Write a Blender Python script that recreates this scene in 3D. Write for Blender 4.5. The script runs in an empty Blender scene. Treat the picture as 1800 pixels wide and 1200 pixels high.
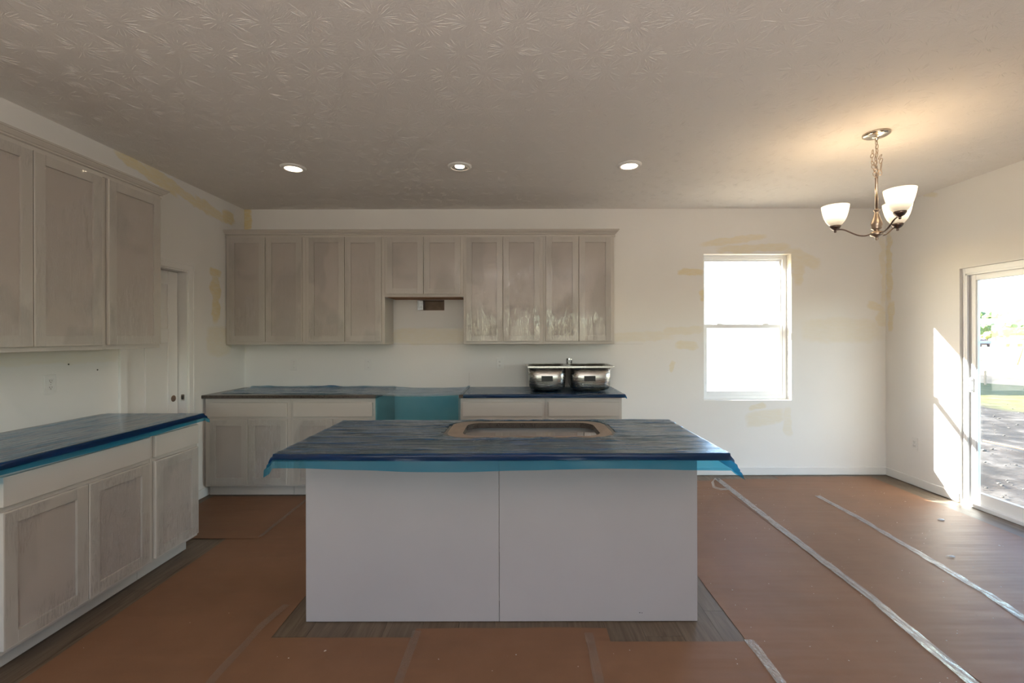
import bpy, bmesh, math, random
from mathutils import Vector, Matrix, noise

random.seed(7)
C = bpy.context.scene.collection
SC = bpy.context.scene
PI = math.pi

# ------------------------------------------------------------------ camera
EYE = 1.431
cam_d = bpy.data.cameras.new('camera')
cam = bpy.data.objects.new('camera', cam_d); C.objects.link(cam)
cam_d.sensor_width = 36.0
cam_d.lens = 16.0                       # 800 px focal length on a 1800 px frame
cam_d.shift_x = -12 / 1800
cam_d.shift_y = -9 / 1800
cam_d.clip_start = 0.05; cam_d.clip_end = 600
cam.matrix_world = Matrix.Translation((0, 0, EYE)) @ Matrix.Rotation(math.radians(90), 4, 'X') @ Matrix.Rotation(math.radians(-0.12), 4, 'Z')
SC.camera = cam

# ------------------------------------------------------------------ light
SUN_DIR = Vector((1.782, -1.0, -1.046)).normalized()      # direction the sunlight travels
world = bpy.data.worlds.new('sky'); SC.world = world
world.use_nodes = True
wn = world.node_tree.nodes; wl = world.node_tree.links
for n in list(wn): wn.remove(n)
sky = wn.new('ShaderNodeTexSky'); sky.sky_type = 'NISHITA'
sky.sun_disc = False
sky.sun_elevation = math.radians(27)
sky.sun_rotation = math.radians(-60.7)
sky.air_density = 1.0; sky.dust_density = 0.9; sky.ozone_density = 1.0
bg = wn.new('ShaderNodeBackground'); bg.inputs['Strength'].default_value = 1.45
wo = wn.new('ShaderNodeOutputWorld')
wl.new(sky.outputs[0], bg.inputs[0]); wl.new(bg.outputs[0], wo.inputs[0])

sun_d = bpy.data.lights.new('sun', 'SUN'); sun_d.energy = 72.0; sun_d.angle = math.radians(0.53)
sun_d.color = (1.0, 0.955, 0.86)
sun = bpy.data.objects.new('sun', sun_d); C.objects.link(sun)
sun.location = (-20, 20, 15)
sun.rotation_euler = SUN_DIR.to_track_quat('-Z', 'Y').to_euler()

up_d = bpy.data.lights.new('added_ceiling_fill', 'AREA'); up_d.shape = 'DISK'; up_d.size = 1.6; up_d.energy = 108.0; up_d.color = (1.0, .92, .89)
up = bpy.data.objects.new('added_ceiling_fill', up_d); C.objects.link(up)      # added fill behind the camera, aimed up to brighten the ceiling
up.location = (.3, -1.3, 1.55); up.rotation_euler = (PI, 0, 0)

def portal(name, loc, direction, sx, sy):
    d = bpy.data.lights.new(name, 'AREA'); d.shape = 'RECTANGLE'; d.size = sx; d.size_y = sy
    d.cycles.is_portal = True
    o = bpy.data.objects.new(name, d); C.objects.link(o)
    o.location = loc; o.rotation_euler = Vector(direction).to_track_quat('-Z', 'Y').to_euler()
    return o

vs = SC.view_settings
vs.view_transform = 'Standard'; vs.look = 'None'; vs.gamma = 1.0; vs.use_curve_mapping = False
vs.exposure = 0.0
SC.display_settings.display_device = 'sRGB'
SC.cycles.max_bounces = 10
SC.cycles.diffuse_bounces = 6
SC.cycles.glossy_bounces = 4
SC.cycles.transparent_max_bounces = 12
SC.cycles.transmission_bounces = 6
SC.cycles.sample_clamp_indirect = 6.0
SC.cycles.use_denoising = True
SC.cycles.caustics_reflective = False
SC.cycles.caustics_refractive = False

# ------------------------------------------------------------------ room numbers (metres)
XL, XR = -2.82, 3.773        # side walls
YB, YF = 4.68, -3.0          # wall behind the cabinets, wall behind the camera
ZC = 2.74                    # ceiling
GZ = -0.35                   # ground outside
WT = 0.15
WIN = (1.901, 2.802, 0.770, 2.273)        # x0, x1, z0, z1
PD = (2.07, 3.895, 0.0, 2.0)              # patio door y0, y1, z0, z1
LD = (3.26, 3.885, 0.0, 2.0)              # pantry door y0, y1

# ------------------------------------------------------------------ helpers
def S(obj, **kw):
    for k, v in kw.items():
        if v is not None: obj[k] = v
    return obj

def link(name, me, parent=None):
    o = bpy.data.objects.new(name, me); C.objects.link(o)
    if parent is not None: o.parent = parent
    return o

def finish(name, bm, mat, parent=None, smooth=False, recalc=True):
    me = bpy.data.meshes.new(name)
    if recalc: bmesh.ops.recalc_face_normals(bm, faces=bm.faces)
    if smooth:
        for f in bm.faces: f.smooth = True
    bm.to_mesh(me); bm.free()
    mats = mat if isinstance(mat, (list, tuple)) else [mat]
    for m in mats: me.materials.append(m)
    return link(name, me, parent)

def thing(name, label, cat, loc=(0, 0, 0), rz=0.0, group=None):
    o = bpy.data.objects.new(name, None); C.objects.link(o)
    o.empty_display_size = 0.05
    o.location = loc; o.rotation_euler = (0, 0, rz)
    S(o, label=label, category=cat, group=group)
    return o

def tag(o, label, cat, group=None, kind=None):
    return S(o, label=label, category=cat, group=group, kind=kind)

def box(bm, x0, x1, y0, y1, z0, z1, bev=0.0, seg=1, mi=0):
    vs_ = [bm.verts.new(p) for p in ((x0,y0,z0),(x1,y0,z0),(x1,y1,z0),(x0,y1,z0),(x0,y0,z1),(x1,y0,z1),(x1,y1,z1),(x0,y1,z1))]
    fs = [bm.faces.new([vs_[i] for i in q]) for q in ((0,3,2,1),(4,5,6,7),(0,1,5,4),(1,2,6,5),(2,3,7,6),(3,0,4,7))]
    for f in fs: f.material_index = mi
    if bev > 0:
        es = set()
        for f in fs: es.update(f.edges)
        bmesh.ops.bevel(bm, geom=list(es), offset=bev, segments=seg, affect='EDGES', profile=0.5)
    return bm

def boxes(name, mat, lst, parent=None, bev=0.0, smooth=False):
    bm = bmesh.new()
    for b in lst: box(bm, *b, bev=bev)
    return finish(name, bm, mat, parent, smooth)

def lathe(bm, prof, center=(0, 0, 0), seg=32, cap=False):
    cx, cy, cz = center
    rings = []
    for r, z in prof:
        if r < 1e-5:
            rings.append([bm.verts.new((cx, cy, cz + z))])
        else:
            rings.append([bm.verts.new((cx + r*math.cos(2*PI*i/seg), cy + r*math.sin(2*PI*i/seg), cz + z)) for i in range(seg)])
    for a, b in zip(rings, rings[1:]):
        for i in range(seg):
            j = (i + 1) % seg
            if len(a) == 1 and len(b) == 1: continue
            if len(a) == 1: f = bm.faces.new((a[0], b[i], b[j]))
            elif len(b) == 1: f = bm.faces.new((a[i], a[j], b[0]))
            else: f = bm.faces.new((a[i], a[j], b[j], b[i]))
            f.smooth = True
    return bm

def tube(bm, pts, r, seg=8, closed=False):
    pts = [Vector(p) for p in pts]
    n = len(pts); rings = []
    up = Vector((0, 0, 1))
    prev = None
    for i, p in enumerate(pts):
        if closed: t = pts[(i+1) % n] - pts[i-1]
        else: t = pts[min(i+1, n-1)] - pts[max(i-1, 0)]
        t.normalize()
        a = prev if prev is not None else (up if abs(t.dot(up)) < 0.95 else Vector((1, 0, 0)))
        s = (a - t * a.dot(t))
        if s.length < 1e-6: s = t.orthogonal()
        s.normalize(); prev = s
        b = t.cross(s)
        rr = r[i] if isinstance(r, (list, tuple)) else r
        rings.append([bm.verts.new(p + (s*math.cos(2*PI*k/seg) + b*math.sin(2*PI*k/seg))*rr) for k in range(seg)])
    m = n if closed else n - 1
    for i in range(m):
        A, B = rings[i], rings[(i+1) % n]
        for k in range(seg):
            f = bm.faces.new((A[k], A[(k+1) % seg], B[(k+1) % seg], B[k])); f.smooth = True
    if not closed:
        bm.faces.new(rings[0][::-1]); bm.faces.new(rings[-1])
    return bm

def rrect(x0, x1, y0, y1, r, n=6):
    pts = []
    for cx, cy, a0 in ((x1-r, y0+r, -90), (x1-r, y1-r, 0), (x0+r, y1-r, 90), (x0+r, y0+r, 180)):
        for i in range(n+1):
            a = math.radians(a0 + 90*i/n)
            pts.append((cx + r*math.cos(a), cy + r*math.sin(a)))
    return pts

# ------------------------------------------------------------------ materials
class NT:
    def __init__(self, name):
        self.m = bpy.data.materials.new(name); self.m.use_nodes = True
        self.t = self.m.node_tree; self.n = self.t.nodes; self.l = self.t.links
        for x in list(self.n): self.n.remove(x)
        self.out = self.n.new('ShaderNodeOutputMaterial')
    def new(self, ty, **kw):
        x = self.n.new(ty)
        for k, v in kw.items(): setattr(x, k, v)
        return x
    def con(self, a, b): self.l.new(a, b)
    def val(self, sock, v):
        if hasattr(v, 'links'): self.l.new(v, sock)
        else: sock.default_value = v
    def pbsdf(self, color=(.5,.5,.5,1), rough=.5, metal=0., spec=.5, normal=None, **kw):
        b = self.new('ShaderNodeBsdfPrincipled')
        self.val(b.inputs['Base Color'], color); self.val(b.inputs['Roughness'], rough)
        self.val(b.inputs['Metallic'], metal); self.val(b.inputs['Specular IOR Level'], spec)
        if normal is not None: self.con(normal, b.inputs['Normal'])
        for k, v in kw.items(): self.val(b.inputs[k], v)
        self.con(b.outputs[0], self.out.inputs[0])
        return b
    def coord(self, kind='Object'):
        return self.new('ShaderNodeTexCoord').outputs[kind]
    def mapping(self, vec, scale=(1,1,1), loc=(0,0,0), rot=(0,0,0)):
        m = self.new('ShaderNodeMapping'); self.con(vec, m.inputs[0])
        m.inputs['Scale'].default_value = scale; m.inputs['Location'].default_value = loc; m.inputs['Rotation'].default_value = rot
        return m.outputs[0]
    def noise(self, vec, scale=5, detail=3, rough=.5, dist=0.):
        x = self.new('ShaderNodeTexNoise'); self.con(vec, x.inputs['Vector'])
        self.val(x.inputs['Scale'], scale); x.inputs['Detail'].default_value = detail
        x.inputs['Roughness'].default_value = rough; x.inputs['Distortion'].default_value = dist
        return x.outputs['Fac']
    def math(self, op, a, b=0., c=None, clamp=False):
        x = self.new('ShaderNodeMath', operation=op, use_clamp=clamp)
        self.val(x.inputs[0], a); self.val(x.inputs[1], b)
        if c is not None: self.val(x.inputs[2], c)
        return x.outputs[0]
    def vmath(self, op, a, b=None):
        x = self.new('ShaderNodeVectorMath', operation=op)
        self.val(x.inputs[0], a)
        if b is not None: self.val(x.inputs[1], b)
        return x.outputs
    def ramp(self, fac, stops):
        x = self.new('ShaderNodeValToRGB'); self.val(x.inputs[0], fac)
        e = x.color_ramp.elements
        while len(e) < len(stops): e.new(0.5)
        for i, (p, c) in enumerate(stops):
            e[i].position = p; e[i].color = (c[0], c[1], c[2], 1) if not isinstance(c, (int, float)) else (c, c, c, 1)
        return x.outputs[0]
    def range(self, v, a, b, c=0., d=1., smooth=False):
        x = self.new('ShaderNodeMapRange'); self.val(x.inputs[0], v)
        x.inputs[1].default_value = a; x.inputs[2].default_value = b; x.inputs[3].default_value = c; x.inputs[4].default_value = d
        if smooth: x.interpolation_type = 'SMOOTHSTEP'
        return x.outputs[0]
    def mix(self, fac, a, b):
        x = self.new('ShaderNodeMix', data_type='RGBA')
        self.val(x.inputs[0], fac); self.val(x.inputs[6], a); self.val(x.inputs[7], b)
        return x.outputs[2]
    def mixs(self, fac, a, b):
        x = self.new('ShaderNodeMixShader'); self.val(x.inputs[0], fac)
        self.con(a, x.inputs[1]); self.con(b, x.inputs[2]); return x.outputs[0]
    def bump(self, h, strength=.3, dist=.01):
        x = self.new('ShaderNodeBump'); self.con(h, x.inputs['Height'])
        x.inputs['Strength'].default_value = strength; x.inputs['Distance'].default_value = dist
        return x.outputs[0]
    def schlick(self, f0=.04, normal=None, power=5.0, gain=1.0):
        # two-sided Fresnel: reflection grows with the slant of the view, from either face
        g = self.new('ShaderNodeNewGeometry')
        d = self.new('ShaderNodeVectorMath', operation='DOT_PRODUCT')
        self.con(normal if normal is not None else g.outputs['Normal'], d.inputs[0]); self.con(g.outputs['Incoming'], d.inputs[1])
        a = self.math('ABSOLUTE', d.outputs['Value'])
        p = self.math('POWER', self.math('SUBTRACT', 1.0, a, clamp=True), power)
        return self.math('MULTIPLY', self.math('MULTIPLY_ADD', p, 1-f0, f0), gain, clamp=True)
    def sep(self, v):
        x = self.new('ShaderNodeSeparateXYZ'); self.con(v, x.inputs[0]); return x.outputs
    def comb(self, a, b, c):
        x = self.new('ShaderNodeCombineXYZ'); self.val(x.inputs[0], a); self.val(x.inputs[1], b); self.val(x.inputs[2], c); return x.outputs[0]

def rgb(r, g, b): return (r, g, b, 1.0)

def simple(name, color, rough=.5, metal=0., spec=.5, nscale=0, namp=.06, bump=0., bscale=60):
    t = NT(name)
    col = rgb(*color); nrm = None
    if nscale:
        n = t.noise(t.coord(), nscale, 4)
        lo = tuple(c*(1-namp) for c in color); hi = tuple(min(1, c*(1+namp)) for c in color)
        col = t.ramp(n, [(.3, lo), (.7, hi)])
    if bump:
        nrm = t.bump(t.noise(t.coord(), bscale, 3), bump, .002)
    t.pbsdf(col, rough, metal, spec, nrm)
    return t.m

# painted drywall; patches = primer-repair marks [(x, z, half width, half height, tilt, strength)]
def wall_mat(name, axis=0, patches=(), base=(.84, .825, .80)):
    t = NT(name)
    co = t.coord()
    sp = t.sep(co)
    u = sp[axis]; v = sp[2]
    warp = t.noise(co, 9, 3)
    warp2 = t.noise(t.mapping(co, loc=(5, 3, 1)), 9, 3)
    uu = t.math('ADD', u, t.math('MULTIPLY', t.math('SUBTRACT', warp, .5), .12))
    vv = t.math('ADD', v, t.math('MULTIPLY', t.math('SUBTRACT', warp2, .5), .07))
    p = t.comb(uu, vv, 0.0)
    acc = None
    for (x, z, a, b, tilt, s) in patches:
        m = t.new('ShaderNodeMapping', vector_type='TEXTURE')
        t.con(p, m.inputs[0])
        m.inputs['Location'].default_value = (x, z, 0); m.inputs['Rotation'].default_value = (0, 0, math.radians(tilt))
        m.inputs['Scale'].default_value = (a, b, 1)
        sq = t.vmath('MULTIPLY', m.outputs[0], m.outputs[0])[0]
        q = t.vmath('DOT_PRODUCT', sq, sq)[1]
        k = t.range(q, .25, 1.5, s*.85, 0., True)
        acc = k if acc is None else t.math('MAXIMUM', acc, k)
    tone = t.noise(co, 1.3, 3)
    col = t.mix(t.range(tone, .35, .65), rgb(*[c*.975 for c in base]), rgb(*base))
    if acc is not None:
        streak = t.noise(t.mapping(co, scale=(3, 3, 14)), 5, 3)
        acc = t.math('MULTIPLY', acc, t.range(streak, .25, .6, .55, 1.0))
        col = t.mix(acc, col, rgb(.74, .60, .25))
    fine = t.noise(co, 90, 3)
    t.pbsdf(col, .62, 0, .25, t.bump(fine, .08, .002))
    return t.m

def W(px, py, hw, hh, tilt=0, s=.6):      # mark on the back wall, from picture measurements into wall metres
    k = YB/800
    return ((px-912)*k, EYE + (591-py)*k, hw*k, hh*k, tilt, s)
def R_(px, py, hw, hh, tilt=0, s=.6):     # mark on the right wall (y, z)
    y = XR*800/(px-912)
    return (y, EYE + (591-py)*y/800, hw*y/800*1.2, hh*y/800, tilt, s)
def L_(px, py, hw, hh, tilt=0, s=.6):
    y = XL*800/(px-912)
    return (y, EYE + (591-py)*y/800, hw*y/800*1.6, hh*y/800, tilt, s)

back_patches = [W(430, 385, 12, 24, 0, .95), W(1290, 423, 58, 6, 8, .42), W(1325, 437, 66, 7, 2, .42), W(1410, 455, 34, 12, -18, .32),
                W(1402, 470, 11, 32, 0, .36), W(1214, 479, 22, 6, 0, .62), W(1234, 520, 6, 9, 20, .62), W(1200, 582, 36, 7, 3, .25),
                W(1206, 608, 20, 7, -4, .38), W(1182, 644, 5, 11, -25, .40), W(1344, 735, 34, 14, 10, .30), W(1330, 716, 16, 5, 15, .38),
                W(1384, 742, 7, 26, 0, .24), W(1538, 540, 16, 7, -28, .36), W(1550, 562, 8, 14, 0, .32), W(1480, 582, 70, 22, 0, .20),
                W(1120, 592, 60, 9, 2, .22), W(755, 590, 70, 15, 0, .28), W(408, 600, 24, 26, 0, .15), W(1553, 480, 5, 60, 0, .25)]
left_patches = [L_(262, 305, 44, 9, -14, .70), L_(318, 335, 52, 8, -14, .62), L_(372, 368, 26, 8, -14, .60), L_(402, 382, 10, 12, 0, .8),
                L_(378, 478, 10, 7, 0, .75), L_(379, 525, 7, 42, 0, .70), L_(386, 598, 22, 26, 0, .28), L_(110, 622, 90, 16, 0, .20)]
right_patches = [R_(1563, 470, 5, 60, 0, .5), R_(1566, 548, 6, 18, 0, .45), R_(1565, 572, 5, 12, 0, .45), R_(1625, 342, 22, 5, 25, .30)]

M = {}
M['wall_back'] = wall_mat('wall_paint_back', 0, back_patches)
M['wall_left'] = wall_mat('wall_paint_left', 1, left_patches)
M['wall_right'] = wall_mat('wall_paint_right', 1, right_patches)
M['wall'] = wall_mat('wall_paint', 0)
M['trim'] = simple('trim_white', (.82, .81, .79), .35, nscale=2, namp=.02)
M['vinyl'] = simple('window_vinyl', (.86, .87, .88), .30, nscale=2, namp=.015)

# stamped ("crow's foot") ceiling
t = NT('ceiling_stamped')
co = t.coord()
def stamp(scale, off):
    v = t.new('ShaderNodeTexVoronoi', feature='F1', distance='EUCLIDEAN')
    vec = t.mapping(co, loc=off, scale=(1, 1, 0))
    w_ = t.vmath('ADD', vec, t.vmath('MULTIPLY', t.vmath('SUBTRACT', t_noisecol(vec), (.5,.5,.5))[0], (.05,.05,0))[0])[0]
    t.con(w_, v.inputs['Vector']); v.inputs['Scale'].default_value = scale
    d = t.vmath('SUBTRACT', vec, v.outputs['Position'])[0]
    s = t.sep(d)
    ang = t.math('ARCTAN2', s[1], s[0])
    rad = v.outputs['Distance']
    cellr = t.sep(v.outputs['Color'])[0]
    vv = t.comb(t.math('MULTIPLY', ang, 4.2), t.math('MULTIPLY', rad, 4.0), t.math('MULTIPLY', cellr, 40))
    n = t.noise(vv, 2.2, 2, .55, .3)
    ridge = t.math('SUBTRACT', 1.0, t.math('ABSOLUTE', t.math('MULTIPLY', t.math('SUBTRACT', n, .5), 9.0)), clamp=True)
    fade = t.math('MULTIPLY', t.range(rad, .06, .16, 0, 1), t.range(rad, .55, .9, 1, .25))
    return t.math('MULTIPLY', ridge, fade)
def t_noisecol(vec):
    x = t.new('ShaderNodeTexNoise'); t.con(vec, x.inputs['Vector']); x.inputs['Scale'].default_value = 14; return x.outputs['Color']
h = t.math('MAXIMUM', stamp(3.6, (0, 0, 0)), stamp(3.1, (.37, .21, 0)))
h = t.math('ADD', h, t.math('MULTIPLY', t.noise(co, 45, 2), .12))
t.pbsdf(rgb(.82, .79, .76), .75, 0, .2, t.bump(h, .25, .004))
M['ceiling'] = t.m

M['cabinet'] = simple('cabinet_paint', (.54, .505, .46), .38, nscale=1.5, namp=.02)
M['cabinet_panel'] = simple('cabinet_panel_paint', (.50, .45, .41), .45, nscale=3, namp=.03)
M['island_panel'] = simple('island_panel_cool_lit', (.395, .372, .378), .42, nscale=2, namp=.03)  # cabinet paint again, its cool dim light mixed into the colour
M['raw_wood'] = simple('raw_wood_edge', (.30, .14, .06), .7, nscale=30, namp=.2)
M['dark'] = simple('dark_void', (.02, .018, .016), .8)
M['plate'] = simple('outlet_plastic', (.80, .79, .77), .35)
M['slot'] = simple('outlet_slot', (.05, .045, .04), .5)
M['galv'] = simple('galvanised_steel', (.45, .47, .50), .32, 1.0, nscale=40, namp=.25)
M['hood_in'] = simple('duct_kraft', (.28, .20, .15), .7, nscale=20, namp=.15)
M['black'] = simple('sticker_black', (.012, .012, .012), .45)
M['nickel'] = simple('brushed_nickel', (.50, .40, .32), .28, 1.0, nscale=60, namp=.12)
M['dark_nickel'] = simple('dark_nickel', (.20, .15, .13), .30, 1.0, nscale=60, namp=.12)
M['canopy_nickel'] = simple('canopy_nickel', (.56, .50, .42), .22, 1.0)
M['chrome'] = simple('hardware_chrome', (.7, .7, .7), .2, 1.0)
M['bore'] = simple('bored_wood', (.16, .10, .07), .8, nscale=80, namp=.3)

# stainless
t = NT('stainless_steel')
n = t.noise(t.mapping(t.coord(), scale=(1, 1, 40)), 8, 3)
n2 = t.noise(t.coord(), 5, 3)
t.pbsdf(t.ramp(n2, [(.3, (.42, .40, .375)), (.7, (.56, .54, .51))]), t.range(n, .3, .7, .20, .34), 1.0, .5)
M['steel'] = t.m

# granite
t = NT('granite_dark')
co = t.coord()
n = t.noise(co, 220, 2); n2 = t.noise(co, 35, 4, .6)
c1 = t.ramp(n, [(.35, (.020, .016, .014)), (.55, (.075, .060, .050)), (.72, (.20, .165, .14))])
c = t.mix(t.range(n2, .4, .65), c1, rgb(.085, .068, .056))
t.pbsdf(c, .22, 0, .5)
M['granite'] = t.m
t = NT('granite_dust_reflection')  # stone dust plus the grazing cabinet reflection, both put into the colour
co = t.coord()
n = t.noise(co, 220, 2)
d = t.noise(co, 9, 4)
c1 = t.ramp(n, [(.3, (.10, .08, .065)), (.7, (.26, .20, .16))])
t.pbsdf(t.mix(t.range(d, .3, .8), c1, rgb(.30, .235, .185)), .38, 0, .5)
M['granite_dust_reflection'] = t.m

# blue masking film
def film_mat(name, stretch=(1.2, 9, 4), tint=(.10, .58, .86), scat=(.012, .10, .34), haze=0.22, sc=3.0, amp=1.0, even=False, gr=.10, f0=.035):
    t = NT(name)
    co = t.coord()
    m = t.mapping(co, scale=stretch)
    n = t.noise(m, sc, 5, .55, .8)
    n2 = t.noise(t.mapping(co, scale=stretch, loc=(3, 1, 2)), sc*2.6, 4, .6, 1.2)
    streak = t.range(n, .44, .60, 0, 1) if not even else t.range(n, .3, .7, .75, 1)
    h = t.math('ADD', t.math('MULTIPLY', n, 1.0), t.math('MULTIPLY', n2, .35))
    nb = t.bump(h, .55*amp, .012)
    tr = t.new('ShaderNodeBsdfTransparent')
    t.con(t.mix(streak, rgb(*[min(1, .62*1.0 + .38*c) for c in tint]), rgb(*tint)), tr.inputs[0])
    df = t.new('ShaderNodeBsdfDiffuse'); t.con(t.mix(streak, rgb(scat[0]+.05, scat[1]+.07, scat[2]*.6), rgb(*scat)), df.inputs[0])
    tl = t.new('ShaderNodeBsdfTranslucent'); tl.inputs[0].default_value = rgb(.03, .42, .75)
    gl = t.new('ShaderNodeBsdfGlossy'); gl.inputs[0].default_value = rgb(.95, .96, 1.0); gl.inputs['Roughness'].default_value = gr
    t.con(nb, gl.inputs['Normal'])
    fr = t.schlick(f0, nb)
    body = t.mixs(.35, df.outputs[0], tl.outputs[0])
    s = t.mixs(t.range(streak, 0, 1, haze*.45, haze*1.5), tr.outputs[0], body)
    s = t.mixs(fr, s, gl.outputs[0])
    t.con(s, t.out.inputs[0])
    return t.m
M['film'] = film_mat('blue_film', haze=.42, scat=(.018, .085, .34))
M['film_side'] = film_mat('blue_film_side', (9, 1.2, 4))
M['film_edge'] = film_mat('blue_film_edge', (1.0, 3, 8), (.02, .22, .60), (.003, .022, .105), .60, 2.0, .35, True, .22, .018)
M['film_hang'] = film_mat('blue_film_hanging', (1.5, 2, 2), (.09, .56, .80), (.015, .16, .30), .22, 1.2, .35, True, .25, .018)
M['film_curtain'] = film_mat('blue_film_curtain', (1.5, 2, 2), (.36, .72, .80), (.05, .20, .27), .16, 1.2, .3, True, .3, .02)

# clear film on doors
def clear_film(name, amt, off):
    t = NT(name)
    co = t.coord()
    w = t.noise(t.mapping(co, scale=(5, 1, .9), loc=off), 1.6, 3, .5, 1.0)
    cr = t.noise(t.mapping(co, scale=(16, 1, 2.2), loc=off), 2.2, 5, .62, 2.4)
    cr2 = t.math('ABSOLUTE', t.math('SUBTRACT', cr, .5))
    zone = t.range(t.noise(t.mapping(co, loc=off), 3.2, 2), .45, .62, .05, 1.0, True)
    h = t.math('ADD', t.math('MULTIPLY', w, 1.0), t.math('MULTIPLY', t.math('MULTIPLY', t.range(cr2, 0, .05, amt, 0), zone), .6))
    nb = t.bump(h, .8, .009)
    tr = t.new('ShaderNodeBsdfTransparent'); tr.inputs[0].default_value = rgb(.97, .97, .97)
    gl = t.new('ShaderNodeBsdfGlossy'); gl.inputs['Roughness'].default_value = .04; t.con(nb, gl.inputs['Normal'])
    df = t.new('ShaderNodeBsdfDiffuse'); df.inputs[0].default_value = rgb(.55, .52, .49)
    hz = t.noise(t.mapping(co, loc=off, scale=(1.3, 1, .8)), 2.6, 2, .4, .4)
    s = t.mixs(t.range(hz, .50, .60, .0, .16, True), tr.outputs[0], df.outputs[0])
    s = t.mixs(t.schlick(.05, nb, gain=1.2), s, gl.outputs[0])
    t.con(s, t.out.inputs[0])
    return t.m
CF = [clear_film('clear_film_%d' % i, a, (i*1.7, i*.9, i*2.3)) for i, a in enumerate((.5, 1.0, .3, .9))]

# tape
t = NT('clear_tape')
co = t.coord()
n = t.noise(t.mapping(co, scale=(30, 8, 1)), 4, 4, .6, 1.5)
nb = t.bump(n, .9, .012)
tr = t.new('ShaderNodeBsdfTransparent'); tr.inputs[0].default_value = rgb(.95, .95, .95)
gl = t.new('ShaderNodeBsdfGlossy'); gl.inputs['Roughness'].default_value = .12; t.con(nb, gl.inputs['Normal'])
df = t.new('ShaderNodeBsdfDiffuse'); df.inputs[0].default_value = rgb(.62, .60, .60)
s = t.mixs(t.range(n, .35, .65, .16, .38), tr.outputs[0], df.outputs[0])
t.con(t.mixs(t.schlick(.05, nb, gain=1.5), s, gl.outputs[0]), t.out.inputs[0])
M['tape'] = t.m

t = NT('dull_tape')
tr = t.new('ShaderNodeBsdfTransparent'); df = t.new('ShaderNodeBsdfDiffuse'); df.inputs[0].default_value = rgb(.30, .24, .20)
gl = t.new('ShaderNodeBsdfGlossy'); gl.inputs['Roughness'].default_value = .35
s = t.mixs(t.range(t.noise(t.coord(), 14, 3), .35, .7, .12, .35), tr.outputs[0], df.outputs[0])
t.con(t.mixs(t.schlick(.02), s, gl.outputs[0]), t.out.inputs[0])
M['dull_tape'] = t.m

# floor paper
t = NT('brown_floor_paper')
co = t.coord()
n = t.noise(co, 2.2, 4, .6); f_ = t.noise(co, 160, 2)
sc = t.noise(t.mapping(co, scale=(2, 5, 1)), 11, 5, .7, 1.0)
oi = t.new('ShaderNodeObjectInfo')
c = t.ramp(n, [(.3, (.178, .092, .050)), (.7, (.215, .113, .064))])
c = t.mix(t.range(sc, .67, .76, 0, .30), c, rgb(.34, .27, .23))
c = t.mix(t.math('MULTIPLY', f_, .18), c, rgb(.11, .06, .04))
wv = t.noise(t.mapping(co, scale=(1.0, 7, 1)), 1.2, 2)
hh = t.math('ADD', wv, t.math('MULTIPLY', f_, .02))
t.pbsdf(c, .52, 0, .28, t.bump(hh, .35, .02))
M['paper'] = t.m

# vinyl plank floor
t = NT('oak_plank')
co = t.coord()
oi = t.new('ShaderNodeObjectInfo')
off = t.comb(t.math('MULTIPLY', oi.outputs['Random'], 31.0), t.math('MULTIPLY', oi.outputs['Random'], 17.0), 0.0)
v = t.vmath('ADD', co, off)[0]
g = t.noise(t.mapping(v, scale=(14, 1.1, 1)), 3.0, 5, .6, .8)
kn = t.noise(t.mapping(v, scale=(4, 1.5, 1)), 2.2, 3, .5, 1.0)
c = t.ramp(g, [(.25, (.070, .048, .032)), (.5, (.115, .084, .058)), (.75, (.165, .128, .095))])
c = t.mix(t.range(kn, .66, .78, 0, .6), c, rgb(.05, .03, .02))
c = t.mix(t.math('MULTIPLY', oi.outputs['Random'], .3), c, rgb(.16, .135, .11))
t.pbsdf(c, .45, 0, .3, t.bump(g, .12, .002))
M['plank'] = t.m

# glass
def glass_mat(name, dust=.0, refl=1.0):
    t = NT(name)
    tr = t.new('ShaderNodeBsdfTransparent'); tr.inputs[0].default_value = rgb(.93, .95, .95)
    gl = t.new('ShaderNodeBsdfGlossy'); gl.inputs['Roughness'].default_value = .0
    s = tr.outputs[0]
    if dust:
        df = t.new('ShaderNodeBsdfTranslucent'); df.inputs[0].default_value = rgb(.8, .82, .85)
        d2 = t.new('ShaderNodeBsdfDiffuse'); d2.inputs[0].default_value = rgb(.7, .72, .75)
        n = t.noise(t.coord(), 3, 4); n2 = t.noise(t.coord(), 240, 2)
        dd = t.mixs(.5, df.outputs[0], d2.outputs[0])
        s = t.mixs(t.math('MULTIPLY', t.range(n, .35, .7, .2, 1), t.range(n2, .4, .7, dust*.5, dust*1.6)), s, dd)
    s = t.mixs(t.schlick(.04, gain=refl), s, gl.outputs[0])
    t.con(s, t.out.inputs[0]); return t.m
M['glass'] = glass_mat('window_glass')
M['door_glass'] = glass_mat('patio_glass', .05)

def emit(name, col, st):
    t = NT(name)
    e = t.new('ShaderNodeEmission'); e.inputs[0].default_value = rgb(*col); e.inputs[1].default_value = st
    t.con(e.outputs[0], t.out.inputs[0]); return t.m
M['lamp'] = emit('downlight_lens', (1.0, .80, .55), 14.0)
t = NT('lit_opal_glass')
z = t.sep(t.coord('Generated'))[2]
df = t.new('ShaderNodeBsdfPrincipled'); df.inputs['Base Color'].default_value = rgb(.85, .82, .76); df.inputs['Roughness'].default_value = .2
df.inputs['Emission Color'].default_value = rgb(1, .80, .52)
t.con(t.range(z, .0, .55, .35, 2.1, True), df.inputs['Emission Strength'])
t.con(df.outputs[0], t.out.inputs[0])
M['opal'] = t.m

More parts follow.
